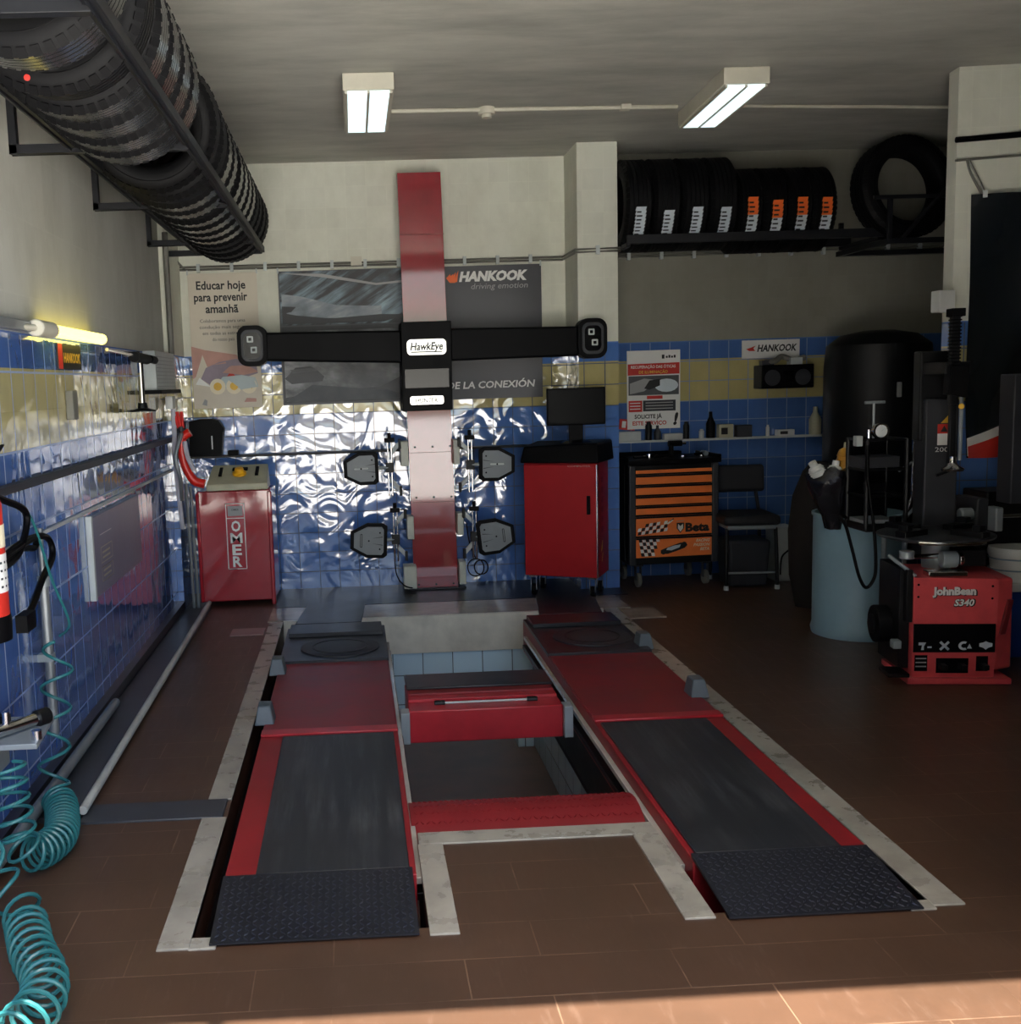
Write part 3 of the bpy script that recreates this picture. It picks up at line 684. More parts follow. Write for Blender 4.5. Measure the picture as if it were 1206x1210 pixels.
# ------------------------------------------------------------------ console with levers, bottom left
t = thing('control_console', 'glossy red hydraulic console with white upright lettering, in the left corner', 'control console', (-.87, 7.62, 0), R(0))
q = MB(); q.hexa([(-1.125, 7.48, .03), (-.615, 7.48, .03), (-.6, 7.8, .03), (-1.125, 7.8, .03), (-1.13, 7.48, .825), (-.615, 7.48, .825), (-.6, 7.8, .825), (-1.13, 7.8, .825)], 'red_bright')
q.box(-.635, -.605, 7.46, 7.5, .0, .815, 'red_bright'); q.box(-1.14, -1.115, 7.46, 7.5, .03, .815, 'red_bright')
q.build('cabinet_body', t, .008, world=True)
q = MB(); q.T = frame((0, 7.479, 0), (1,0,0), (0,0,1))
x0, x1, z0, z1 = -.935, -.8, .26, .735
for a in ((x0, x1, z0, z0+.006), (x0, x1, z1-.006, z1), (x0, x0+.006, z0, z1), (x1-.006, x1, z0, z1), (x0, x1, .625, .631)): q.flat([(a[0], a[2]), (a[1], a[2]), (a[1], a[3]), (a[0], a[3])], .001, 'white_print')
q.flat([(x0+.015, .645), (x1-.015, .645), (x1-.015, .715), (x0+.015, .715)], .001, 'grey_print')
q.text('OMER', -.867, .682, .02, 'black_print', h=.0015, align='c', bold=.02)
for i, ch in enumerate('OMER'): 
    q.text(ch, -.867, .535 - i*.085, .105, 'white_print', h=.0015, bold=.03 if ch != 'M' else .012, w=.066 if ch != 'M' else .085, align='c')
q.build('name_plate', t, world=True)
q = MB(); q.hexa([(-1.055, 7.44, .83), (-.625, 7.44, .83), (-.63, 7.74, .83), (-1.05, 7.74, .83), (-1.055, 7.44, .875), (-.625, 7.44, .875), (-.64, 7.74, .99), (-1.04, 7.74, .99)], 'beige')
cp = q.build('control_panel', t, .006, world=True)
sl = math.atan2(.115, .3)
q = MB(); q.T = loc(-.835, 7.59, .9325) @ rot(sl, 'X'); q.lathe([(.05, 0), (.05, .012), (.035, .02), (.03, .045), (0, .05)], 'yellow_button', 20); q.build('stop_button', cp, world=True)
q = MB(); q.T = loc(-.835, 7.655, .958) @ rot(sl, 'X'); q.box(-.055, .055, -.02, .02, 0, .012, 'black_plastic')
for x in (-.13, .13): q.T = loc(-.84+x, 7.62, .945) @ rot(sl, 'X'); q.box(-.012, .012, -.07, .06, 0, .014, 'black_plastic')
q.T = Matrix.Identity(4)
q.build('lever_slot', cp, .003, world=True)

# ------------------------------------------------------------------ left back corner
t = thing('fuse_box', 'pale grey louvred electric box mounted high in the left corner', 'electric box', (-1.3, 7.25, 1.5))
q = MB(); q.box(-1.279, -1.205, 6.6, 7.3, 1.55, 1.79, 'grey_light')
for k in range(9): q.box(-1.205, -1.2025, 6.63, 7.27, 1.57+k*.023, 1.574+k*.023, 'grey_metal')
q.build('box_body', t, .005, world=True)
B(-1.279, -1.17, 6.55, 7.3, 1.525, 1.55, 'black_plastic').build('box_base', t, .004, world=True)
q = B(-1.25, -1.2, 7.12, 7.22, 1.42, 1.505, 'white_plastic'); o = q.build('junction_box', bevel=.006); tag(o, 'small white junction box beneath the louvred electric box', 'electric box')
q = MB()
q.tube(smooth_path([(-1.215, 7.2, 1.42), (-1.215, 7.2, 1.25), (-1.225, 7.22, 1.15), (-1.215, 7.2, .95), (-1.2, 7.22, .6)]), .016, 'white_hose', 8)
q.tube(smooth_path([(-1.19, 7.2, 1.2), (-1.16, 7.15, 1.25), (-1.2, 7.1, 1.1), (-1.18, 7.12, .95), (-1.19, 7.2, .8)]), .014, 'pipe_grey', 8)
o = q.build('wall_cable', origin=(-1.215, 7.2, .6)); tag(o, 'thick pale grey cable hanging under the white junction box', 'cable')
t = thing('work_light_hose', 'bright red curved hand lamp hanging in the corner above the red console', 'hand lamp', (-1.15, 7.25, .9))
q = MB(); q.tube(smooth_path([(-1.11, 7.2, 1.26), (-1.165, 7.2, 1.22), (-1.17, 7.2, 1.12), (-1.15, 7.2, 1.02), (-1.1, 7.2, .93), (-1.03, 7.2, .905)]), .03, 'red_hose', 12)
q.build('lamp_body', t, world=True)
q = MB(); q.tube(smooth_path([(-1.145, 7.17, 1.2), (-1.13, 7.16, 1.1), (-1.09, 7.16, 1.0)]), .016, 'white_hose', 8); q.build('lens_strip', t, world=True)
q = MB()
for dx in (-.03, 0, .03): q.cyl((-1.17+dx*.4, 7.2, 1.29), (-1.19+dx, 7.2, 1.4), .012, 'red_hose', n=8)
q.cyl((-1.165, 7.2, 1.24), (-1.17, 7.2, 1.3), .02, 'dark_grey', n=10)
q.build('hook_grip', t, world=True)
q = MB(); q.T = frame((0, 7.93, 0), (1,0,0), (0,0,1))
q.prism([(-1.225, 1.055), (-.99, 1.055), (-.975, 1.2), (-.965, 1.25), (-1.0, 1.31), (-1.05, 1.325), (-1.14, 1.325), (-1.22, 1.31)], -.04, .06, 'black_plastic')
q.prism([(-1.06, 1.1), (-1.05, 1.1), (-1.05, 1.2), (-1.06, 1.2)], .06, .064, 'white_print')
o = q.build('battery_charger', bevel=.02); tag(o, 'squat black case sitting on the ledge behind the red console', 'case')
o = B(-.95, -.87, 7.9, 7.96, 1.05, 1.085, 'black_plastic').build('small_box', bevel=.006); tag(o, 'little black box on the ledge right of the black case', 'box')
q = MB()
for x, z0, z1 in ((-1.17, .02, .9), (-1.14, .02, .88)):
    q.tube([(x, 7.34, z0), (x-.01, 7.34, z1)], .011, 'pipe_grey', 8)
o = q.build('drop_pipe', origin=(-1.155, 7.34, 0)); tag(o, 'twin thin grey pipes rising beside the red console', 'pipe')
q = MB(); q.cyl((-1.225, 7.33, 1.78), (-1.225, 7.33, 2.6), .02, 'cable_grey', n=10); o = q.build('drain_pipe'); tag(o, 'grey upright pipe above the louvred electric box', 'pipe')

# ------------------------------------------------------------------ banners and posters on the back wall
def wavy(amp, fx, fz, y0): return lambda p: (p.x, y0 + (p.y - y0) + amp*sin(p.x*fx + p.z*1.3) + amp*.6*sin(p.z*fz + p.x*2), p.z)
q = MB(); q.keep = True; Y0 = 7.94
q.fn = wavy(.006, 9, 5, Y0)
q.T = frame((0, Y0, 0), (1,0,0), (0,0,1))
q.grid(-1.18, -.675, 1.40, 2.385, 0, 'banner_cream', 12, 20)
q.text('Educar hoje', -.94, 2.27, .085, 'black_print', h=.004, bold=.025, w=.36, align='c')
q.text('para prevenir', -.945, 2.185, .085, 'black_print', h=.004, bold=.025, w=.39, align='c')
q.text('amanhã', -.94, 2.1, .085, 'black_print', h=.004, bold=.025, w=.24, align='c')
for i, (tx, w) in enumerate([('Colaboramos para uma', .33), ('condução mais segura', .34), ('em todas as estradas', .3), ('do nosso país', .16)]):
    q.text(tx, -.94, 2.03 - i*.045, .035, 'grey_print' if 0 else 'dark_grey', h=.004, w=w, align='c')
q.flat([(-1.18, 1.83), (-1.1, 1.8), (-.93, 1.75), (-.9, 1.68), (-1.0, 1.6), (-1.1, 1.6), (-1.18, 1.62)], .003, 'banner_cream')
q.flat([(-1.18, 1.86), (-1.08, 1.83), (-.85, 1.79), (-.83, 1.74), (-1.02, 1.72), (-1.18, 1.62)], .0035, 'flesh')
q.flat([(-1.12, 1.62), (-1.08, 1.7), (-.98, 1.74), (-.86, 1.76), (-.71, 1.73), (-.7, 1.65), (-.8, 1.62), (-.92, 1.58), (-1.05, 1.57)], .004, 'toy_mauve')
q.flat([(-.96, 1.66), (-.9, 1.71), (-.74, 1.71), (-.7, 1.66), (-.8, 1.64)], .0042, 'flesh')
q.flat([(-1.02, 1.56), (-.96, 1.63), (-.82, 1.64), (-.72, 1.62), (-.7, 1.55), (-.85, 1.53)], .0044, 'toy_pale')
q.flat([(-.93, 1.63), (-.9, 1.67), (-.86, 1.63)], .0046, 'red_print')
for x in (-1.0, -.88, -.77):
    q.flat([(x+.058*cos(a), 1.56+.058*sin(a)) for a in [2*pi*k/18 for k in range(18)]], .0048, 'cream_print')
    q.flat([(x+.03*cos(a), 1.56+.03*sin(a)) for a in [2*pi*k/18 for k in range(18)]], .005, 'yellow_print')
q.flat([(-1.13, 1.63), (-1.16, 1.58), (-1.05, 1.56)], .005, 'white_print')
q.flat([(-.81, 1.44), (-.72, 1.44), (-.72, 1.465), (-.79, 1.47)], .004, 'flesh'); q.flat([(-1.12, 1.43), (-1.085, 1.42), (-1.08, 1.46), (-1.1, 1.47)], .004, 'grey_print')
for a, c in (((-1.18, 2.385), (-1.15, 2.41)), ((-.675, 2.385), (-.7, 2.41))): q.box(a[0]-.005, a[0]+.005, a[1]-.01, c[1], .002, .006, 'grey_light')
o = q.build('road_safety_banner', origin=(-.93, Y0, 1.4)); tag(o, 'narrow cream banner with black headline and toy car, left on the back wall', 'banner')

q = MB(); q.keep = True; q.fn = wavy(.008, 6, 4, Y0); q.T = frame((0, Y0, 0), (1,0,0), (0,0,1))
x0, x1, z0, z1 = -.52, 1.425, 1.405, 2.385
q.grid(x0, x1, z0, z1, 0, 'banner_grey', 40, 20)
q.grid(x0+.01, .6, 1.99, z1-.005, .003, 'photo_streaks', 24, 10)
def streak(pts, mt, h): q.flat(pts, h, mt)
streak([(-.5, 2.22), (-.36, 2.2), (-.1, 2.13), (.2, 2.115), (.5, 2.15), (.6, 2.14), (.6, 2.02), (.2, 2.0), (-.2, 2.02), (-.5, 2.08)], 'swoosh', .0045)
streak([(-.5, 2.13), (-.3, 2.12), (0, 2.06), (.35, 2.05), (.6, 2.07), (.6, 2.0), (-.5, 2.0)], 'photo_dark', .006)
q.text('Ventus', 0, 0, .001, 'grey_print') if 0 else None
streak([(-.5, 2.37), (-.2, 2.36), (.2, 2.28), (.45, 2.3), (.6, 2.33), (.45, 2.285), (.2, 2.265), (-.2, 2.335)], 'grey_print', .007)
# silver car front
q.grid(x0+.01, .6, 1.42, 1.98, .003, 'photo_dark', 24, 10)
streak([(-.5, 1.46), (-.5, 1.88), (-.3, 1.95), (.3, 1.95), (.6, 1.9), (.6, 1.7), (.42, 1.62), (.2, 1.52), (-.2, 1.5)], 'photo_car', .005)
streak([(-.5, 1.6), (-.42, 1.68), (-.12, 1.7), (-.06, 1.64), (-.15, 1.58), (-.45, 1.56)], 'photo_dark', .006)
streak([(-.46, 1.665), (-.14, 1.685), (-.1, 1.66), (-.44, 1.64)], 'car_shade', .0065)
streak([(-.42, 1.78), (-.2, 1.82), (-.1, 1.8), (-.3, 1.76)], 'grey_print', .006)
streak([(-.46, 1.9), (-.1, 1.93), (.5, 1.9), (.5, 1.89), (-.1, 1.92), (-.46, 1.885)], 'car_shade', .006)
streak([(.1+.075*cos(a)-.03, 1.7+.15*sin(a)) for a in [2*pi*k/20 for k in range(20)]], 'photo_dark', .006)
for dx in (-.04, 0, .04): streak([(.07+dx-.008, 1.6), (.07+dx+.004, 1.6), (.075+dx, 1.81), (.065+dx, 1.81)], 'car_shade', .0068)
streak([(.4, 1.55), (.36, 1.7), (.42, 1.85), (.55, 1.92), (.6, 1.9), (.6, 1.5)], 'photo_dark', .006)
streak([(-.5, 1.43), (-.3, 1.55), (0, 1.52), (.2, 1.5), (.6, 1.46), (.6, 1.43)], 'car_shade', .0055)
# right half: lettering
q.text('HANKOOK', .815, 2.275, .095, 'white_print', h=.004, bold=.055, shear=.22, w=.5)
q.text('driving emotion', .9, 2.215, .06, 'grey_print', h=.004, shear=.2, w=.42)
for k in range(3): q.flat([(.735+.022*k, 2.29-.01*k), (.765+.018*k, 2.27), (.775+.018*k, 2.33+.012*k), (.752+.02*k, 2.315)], .004, 'orange_print')
q.flat([(.72, 2.3), (.745, 2.265), (.79, 2.265), (.77, 2.29), (.79, 2.34), (.755, 2.29), (.75, 2.33)], .0045, 'orange_print')
q.text('DE LA CONEXIÓN', 1.36, 1.485, .072, 'white_print', h=.004, bold=.025, shear=.15, w=.655, align='r')
for cx in (-.52, 1.42): q.box(cx-.006, cx+.006, z1-.015, z1+.025, .002, .008, 'grey_light')
o = q.build('tyre_advert_banner', origin=(.45, Y0, 1.405)); tag(o, 'wide dark banner with silver car, passing behind the red post', 'banner')

q = MB(); q.keep = True; q.T = frame((0, 7.962, 0), (1,0,0), (0,0,1))
q.box(2.07, 2.475, 1.135, 1.725, -.002, .004, 'white_print')
q.flat([(2.075, 1.54), (2.47, 1.545), (2.47, 1.63), (2.075, 1.625)], .005, 'red_print')
q.flat([(2.335, 1.66), (2.355, 1.66), (2.355, 1.69), (2.335, 1.69)], .0055, 'black_print')
for k in range(4): q.flat([(2.365+k*.02, 1.665), (2.38+k*.02, 1.665), (2.38+k*.02, 1.68+.006*(k % 2)), (2.365+k*.02, 1.68+.006*(k % 2))], .0055, 'black_print')
q.text('RECUPERAÇÃO DAS ÓTICAS', 2.27, 1.592, .03, 'white_print', h=.0055, w=.34, align='c', bold=.02)
q.text('DE ILUMINAÇÃO', 2.27, 1.553, .03, 'yellow_print', h=.0055, w=.22, align='c', bold=.02)
q.flat([(2.08, 1.39), (2.465, 1.39), (2.465, 1.535), (2.08, 1.535)], .005, 'car_shade')
q.flat([(2.09, 1.4), (2.2, 1.42), (2.3, 1.5), (2.2, 1.515), (2.09, 1.48)], .0055, 'grey_print'); q.flat([(2.3+.09*cos(a)+.07, 1.46+.05*sin(a)) for a in [2*pi*k/16 for k in range(16)]], .0055, 'skin_label')
q.flat([(2.2, 1.44), (2.24, 1.5), (2.32, 1.51), (2.32, 1.46), (2.24, 1.43)], .006, 'black_print')
q.flat([(2.08, 1.365), (2.2, 1.365), (2.2, 1.385), (2.08, 1.385)], .0055, 'white_print'); q.flat([(2.22, 1.36), (2.34, 1.36), (2.34, 1.385), (2.22, 1.385)], .0055, 'red_print')
q.flat([(2.08, 1.265), (2.185, 1.265), (2.185, 1.35), (2.08, 1.35)], .0055, 'red_print'); q.flat([(2.19, 1.268), (2.44, 1.268), (2.44, 1.35), (2.19, 1.35)], .0055, 'dark_grey')
for k in range(3): q.flat([(2.09, 1.335-k*.022), (2.17, 1.335-k*.022), (2.17, 1.328-k*.022), (2.09, 1.328-k*.022)], .006, 'white_print'); q.flat([(2.21, 1.335-k*.022), (2.42, 1.335-k*.022), (2.42, 1.328-k*.022), (2.21, 1.328-k*.022)], .006, 'grey_print')
q.text('SOLICITE JÁ', 2.23, 1.215, .042, 'black_print', h=.0055, w=.21, align='c', bold=.03); q.text('ESTE SERVIÇO', 2.24, 1.165, .042, 'red_print', h=.0055, w=.26, align='c', bold=.03)
q.text('!', 2.42, 1.165, .12, 'black_print', h=.0055, bold=.05, shear=.2)
o = q.build('service_poster'); tag(o, 'white and red service poster above the orange tool chest', 'poster')
q = MB(); q.keep = True; q.T = frame((0, 7.955, 0), (1,0,0), (0,0,1)); q.box(2.945, 3.385, 1.64, 1.775, -.004, .006, 'white_print')
q.text('HANKOOK', 3.06, 1.69, .07, 'black_print', h=.0065, bold=.035, shear=.2, w=.3)
q.flat([(2.975, 1.71), (3.0, 1.695), (3.045, 1.695), (3.03, 1.715), (3.05, 1.735), (3.01, 1.72)], .0065, 'red_print')
o = q.build('brand_sign'); tag(o, 'long white sign with black lettering above the black wall radio', 'sign')
q = MB(); q.T = frame((0, 7.965, 0), (0.985,0,-.1), (.1,0,.985)); q.box(2.0-.12, 2.12-.12, 1.335, 1.415, 0, .006, 'red_print'); q.flat([(1.9, 1.35), (1.93, 1.35), (1.93, 1.4), (1.9, 1.4)], .0065, 'white_print'); q.flat([(1.94, 1.37), (1.985, 1.37), (1.985, 1.385), (1.94, 1.385)], .0065, 'white_print')
q.v = [Vector((p.x, p.y, p.z)) for p in q.v]
o = q.build('price_tag'); tag(o, 'small red and white tag tilted at the lower left of the service poster', 'sign')

# ------------------------------------------------------------------ conduit and wiring
q = MB()
for dz in (0, .02):
    q.tube([(-1.235, 7.955, 2.415+dz), (1.59, 7.955, 2.412+dz), (1.595, 7.52, 2.412+dz), (1.91, 7.515, 2.415+dz), (1.91, 7.955, 2.415+dz), (5.1, 7.955, 2.44+dz)], .009, 'cable_grey', 6)
x = -1.1
while x < 5: 
    if not 1.55 < x < 1.95: q.box(x-.012, x+.012, 7.935, WB, 2.395, 2.455, 'grey_light')
    x += .245
q.box(1.74, 1.765, 7.5, 7.53, 2.395, 2.455, 'grey_light')
q.box(.02, .1, 7.92, WB, 2.41, 2.475, 'lamp_body')
q.tube(smooth_path([(-1.2, 7.955, 2.42), (-1.25, 7.9, 2.48), (-1.27, 7.6, 2.52)]), .008, 'cable_grey', 6)
o = q.build('wall_conduit', origin=(.5, 7.955, 2.41)); tag(o, 'long grey cable conduit clipped along the back wall below the tyres', 'cable')
t = thing('ceiling_conduit', 'thin white conduit with round junction boxes running between the ceiling lamps', 'cable', (.9, 6.53, CH-.02))
q = MB(); q.tube([(.29, 6.5, CH-.015), (2.02, 6.55, CH-.015)], .012, 'lamp_body', 8); q.tube([(2.3, 6.56, CH-.015), (3.9, 6.74, CH-.015)], .01, 'lamp_body', 8); q.build('conduit_tube', t, world=True)
q = MB(); q.cyl((.86, 6.53, CH), (.86, 6.53, CH-.04), .05, 'lamp_body', n=16); q.cyl((.86, 6.53, CH-.04), (.86, 6.53, CH-.06), .03, 'lamp_body', n=16); q.build('junction_box', t, world=True)
q = MB(); q.box(1.67, 1.73, 6.51, 6.57, CH-.03, CH, 'lamp_body'); q.build('junction_box', t, .004, world=True)
q = MB(); q.tube([(3.36, 5.88, 2.77), (4.2, 5.79, 2.8)], .016, 'black_plastic', 8); q.tube([(3.36, 5.88, 2.66), (4.2, 5.79, 2.69)], .007, 'cable_grey', 6)
q.tube(smooth_path([(3.42, 5.87, 2.66), (3.44, 5.86, 2.58), (3.52, 5.86, 2.45)]), .006, 'cable_grey', 6); q.tube(smooth_path([(3.43, 5.87, 2.66), (3.49, 5.86, 2.54), (3.53, 5.86, 2.45)]), .006, 'cable_grey', 6)
o = q.build('pillar_cable', origin=(3.6, 5.85, 2.66)); tag(o, 'black and grey cables strung across the right pillar above the dark banner', 'cable')

# ------------------------------------------------------------------ ceiling lamps
for x0, x1, y0, y1, lb in [(.005, .275, 5.75, 6.66, 'lit white ceiling lamp above the alignment post, nearer the tyre rack'), (2.04, 2.29, 5.8, 6.75, 'lit white ceiling lamp at the right, angled toward the pillar')]:
    t = thing('ceiling_lamp', lb, 'ceiling lamp', ((x0+x1)/2, (y0+y1)/2, CH), 0, 'lit ceiling lamps')
    d = .045 if x0 > 1 else 0
    def sh(v): return [(x + d*(y-y0)/(y1-y0), y, z) for x, y, z in v]
    q = MB(); q.hexa(sh([(x0, y0, CH-.088), (x1, y0, CH-.088), (x1, y1, CH-.088), (x0, y1, CH-.088), (x0, y0, CH-.001), (x1, y0, CH-.001), (x1, y1, CH-.001), (x0, y1, CH-.001)]), 'lamp_body')
    q.build('lamp_housing', t, .004, world=True)
    q = MB(); q.hexa(sh([(x0+.015, y0+.015, CH-.1), (x1-.015, y0+.015, CH-.1), (x1-.015, y1-.015, CH-.1), (x0+.015, y1-.015, CH-.1), (x0+.015, y0+.015, CH-.088), (x1-.015, y0+.015, CH-.088), (x1-.015, y1-.015, CH-.088), (x0+.015, y1-.015, CH-.088)]), 'lamp_glow')
    df = q.build('diffuser', t, .003, world=True)
    q = MB()
    for k in (.065, .5, .935):
        xx = x0 + (x1-x0)*k
        q.hexa(sh([(xx-.007, y0+.01, CH-.103), (xx+.007, y0+.01, CH-.103), (xx+.007, y1-.01, CH-.103), (xx-.007, y1-.01, CH-.103), (xx-.007, y0+.01, CH-.09), (xx+.007, y0+.01, CH-.09), (xx+.007, y1-.01, CH-.09), (xx-.007, y1-.01, CH-.09)]), 'lamp_body')
    q.build('diffuser_rib', df, world=True)

# ------------------------------------------------------------------ tyres
def tyre_mesh(q, Rr, r, w, mats=None, groove=.008, n=48, rib='rubber', face='rubber'):
    """axis = local Z"""
    h = w/2
    prof = [(r, -h*.72), (r+.012, -h*.9), (r+(Rr-r)*.35, -h*.99), (r+(Rr-r)*.62, -h), (Rr-.028, -h*.93), (Rr-.012, -h*.86), (Rr-.004, -h*.76)]
    ms = ['rubber']*7
    g = groove
    e = [-.74, -.5, -.43, -.2, -.12, .12, .2, .43, .5, .74]
    prof += [(Rr, e[0]*h)]; ms.append(rib)
    for i in range(1, 9, 2):
        a, b = e[i]*h, e[i+1]*h
        prof += [(Rr, a), (Rr-g, a+.001), (Rr-g, b-.001), (Rr, b)]; ms += ['rubber', 'rubber', 'rubber', rib]
    prof += [(Rr, e[9]*h)]; ms.append('rubber')
    prof += [(Rr-.004, h*.76), (Rr-.012, h*.86), (Rr-.028, h*.93), (r+(Rr-r)*.62, h), (r+(Rr-r)*.35, h*.99), (r+.012, h*.9), (r, h*.72)]
    ms += ['rubber']*6 + ['rubber']
    ms = (ms + ['rubber']*60)[:len(prof)]
    q.lathe(prof, 'rubber', n, closed=True, mats=ms)
    # shoulder blocks
    for s in (-1, 1):
        for k in range(n):
            a = 2*pi*(k+.5)/n; ca, sa = cos(a), sin(a); da = .32*2*pi/n
            P = lambda rr, hh, aa: (rr*cos(aa), rr*sin(aa), hh)
            q.add([P(Rr-.001, s*h*.74, a-da), P(Rr-.001, s*h*.74, a+da), P(Rr-.022, s*h*.93, a+da), P(Rr-.022, s*h*.93, a-da),
                   P(Rr+.003, s*h*.75, a-da), P(Rr+.003, s*h*.75, a+da), P(Rr-.02, s*(h*.96), a+da), P(Rr-.02, s*(h*.96), a-da)],
                  [(4,5,6,7),(0,1,5,4),(1,2,6,5),(2,3,7,6),(3,0,4,7)], 'rubber')
    # raised sidewall ring
    for s in (-1, 1):
        rr = r+(Rr-r)*.48
        q.tube([(rr*cos(2*pi*k/n), rr*sin(2*pi*k/n), s*h*.985) for k in range(n)], .003, 'rubber', 4, closed=True)
ORD = ['first','second','third','fourth','fifth','sixth','seventh','eighth','ninth','tenth','eleventh','twelfth','thirteenth','fourteenth','fifteenth','sixteenth']
# overhead rack on the left wall
t = thing('tyre_rack', 'long black steel rack bracketed high on the left wall, full of tyres', 'tyre rack', (-.82, 5., 2.45))
for x, z in ((-1.045, 2.5), (-.6, 2.5)):
    q = MB(); q.box(x-.02, x+.02, 1.5, 7.58, z-.02, z+.02, 'steel_frame'); q.box(x-.003, x+.003, 1.5, 7.58, z-.03, z+.05, 'steel_frame'); q.build('rail', t, .003, world=True)
for y in (2.73, 4.25, 5.57, 6.98, 7.52):
    q = MB(); q.box(WL, -.6, y-.018, y+.018, 2.465, 2.5, 'steel_frame'); q.box(WL, WL+.03, y-.018, y+.018, 2.465, 2.72, 'steel_frame')
    q.hexa([(-1.26, y-.012, 2.69), (-1.235, y-.012, 2.69), (-1.235, y+.012, 2.69), (-1.26, y+.012, 2.69), (-1.27, y-.012, 2.72), (-1.245, y-.012, 2.72), (-1.245, y+.012, 2.72), (-1.27, y+.012, 2.72)], 'steel_frame')
    q.build('wall_bracket', t, .002, world=True)
q = MB(); q.hexa([(-.86, 4.95, 2.46), (-.83, 4.95, 2.46), (-.6, 5.52, 2.47), (-.63, 5.52, 2.47), (-.86, 4.95, 2.48), (-.83, 4.95, 2.48), (-.6, 5.52, 2.49), (-.63, 5.52, 2.49)], 'steel_frame'); q.build('diagonal_strut', t, world=True)
def vtyre(name, key, cache={}):
    return cache
rt = {}
spots = [(2.885, 3, .285, .19, 1), (3.19, 9, .285, .2, 0), (3.44, 5, .285, .2, 1), (3.66, 3, .285, .21, 1), (3.88, 3, .285, .2, 1), (4.09, 2, .285, .2, 1),
         (4.72, 16, .285, .21, 0), (4.98, 6, .285, .2, 0), (5.21, 3, .285, .2, 1), (5.43, 2, .285, .2, 1), (5.73, 3, .285, .2, 1), (5.96, 2, .285, .2, 1), (6.19, 2, .285, .2, 1), (6.42, 2, .285, .2, 1), (6.65, 2, .285, .2, 0), (6.86, 2, .285, .19, 0)]
spots += [(7.14, 2, .285, .2, 0), (7.37, 2, .285, .2, 0)]
ORD += ['seventeenth', 'eighteenth']
meshes = {}
for i, (y, tl, Rr, w, st) in enumerate(spots):
    k = (Rr, w, st)
    M = loc(-.82, y, 2.5 + math.sqrt(Rr**2 - .2225**2) + .006) @ rot(R(-90 + tl), 'X') @ rot(R(7*i), 'Z')
    lb = 'black tyre in the overhead rack, %s counting from the camera' % ORD[i]
    if k not in meshes:
        q = MB(); tyre_mesh(q, Rr, Rr*.62, w, rib='rubber_rib' if st else 'rubber')
        o = q.build('tyre'); meshes[k] = o
    else:
        o = meshes[k].copy(); COL.objects.link(o)
    o.matrix_world = M; tag(o, lb, 'tyre', 'tyres in the overhead rack')
    if i == 1:
        q = MB(); q.T = loc(-.03, .245, -w*.5-.003) ; q.lathe([(.009, 0), (.009, -.003), (0, -.004)], 'red_print', 12); c = q.build('paint_dot', o); c['label'] = 'red paint dot'
# tyres on the right wall shelf
def label_patch(q, mt_top, z0, z1, Rr, xw=.05):
    n = 8; out = []
    a0, a1 = z0, z1
    rr = Rr+.0035
    for i in range(n):
        b0 = a0+(a1-a0)*i/n; b1 = a0+(a1-a0)*(i+1)/n
        q.add([(-xw/2, -rr*cos(b0), rr*sin(b0)), (xw/2, -rr*cos(b0), rr*sin(b0)), (xw/2+.008, -rr*cos(b1), rr*sin(b1)), (-xw/2+.008, -rr*cos(b1), rr*sin(b1))], [(0,1,2,3)], mt_top if i >= n/2 else 'skin_label')
    for i in range(7):
        b0 = a0+(a1-a0)*(.06+i*.125); b1 = b0+(a1-a0)*.05
        r2 = rr+.0008
        q.add([(-xw*.34, -r2*cos(b0), r2*sin(b0)), (xw*(.1+.06*(i % 3)), -r2*cos(b0), r2*sin(b0)), (xw*(.1+.06*(i % 3)), -r2*cos(b1), r2*sin(b1)), (-xw*.34, -r2*cos(b1), r2*sin(b1))], [(0,1,2,3)], 'dark_grey' if i < 4 else 'black_print')
base = {}
cnt = 0
for grp, (x0, dx, Rr, w, zc, mt) in enumerate([(1.998, .196, .315, .195, 2.728, 'skin_label'), (2.778, .172, .29, .172, 2.672, 'orange_print')]):
    for i in range(4):
        x = x0 + dx*i
        lb = ('large tyre with white label on the right wall shelf, %s from the pillar' if grp == 0 else 'smaller tyre with orange and white label on the right wall shelf, %s of its four') % ORD[i]
        if i == 0:
            q = MB(); q.T = rot(R(90), 'Y'); tyre_mesh(q, Rr, Rr*.62, w); o = q.build('tyre'); base[grp] = o
            q = MB(); q.keep = True; label_patch(q, mt, R(-47) if grp == 0 else R(-36), R(-9) if grp == 0 else R(11), Rr, .07); c = q.build('size_label', o); c['label'] = 'white size label' if grp == 0 else 'orange and white size label'
            o.location = (x, 7.61, zc); tag(o, lb, 'tyre', 'tyres on the right wall shelf'); ROOTM[o.name] = o.matrix_world
        else:
            a = R([0, 5, 2, 3][i]); dup(base[grp], loc(x, 7.61, zc) @ rot(a, 'X'), lb, 'tyres on the right wall shelf')
t = thing('tyre_shelf', 'black steel tyre shelf on the back wall right of the pillar', 'tyre rack', (2.8, 7.6, 2.4))
for y in (7.365, 7.87):
    q = B(1.92, 3.72, y-.018, y+.018, 2.44, 2.5, 'steel_frame'); q.build('rail', t, .003, world=True)
for x in (1.93, 3.69):
    q = B(x-.015, x+.015, 7.36, WB, 2.42, 2.45, 'steel_frame'); q.box(x-.015, x+.015, 7.94, WB, 2.2 if x < 2 else 2.42, 2.62, 'steel_frame'); q.build('wall_bracket', t, .002, world=True)
q = MB(); q.T = loc(3.86, 7.4, 2.765) @ rot(R(8), 'Z') @ rot(R(84), 'X'); tyre_mesh(q, .352, .235, .19); o = q.build('tyre'); tag(o, 'big bare tyre propped upright in the dark upper right corner', 'tyre')
t = thing('tyre_stand', 'dark steel corner frame holding the big bare tyre', 'tyre rack', (4.1, 7.7, 2.4))
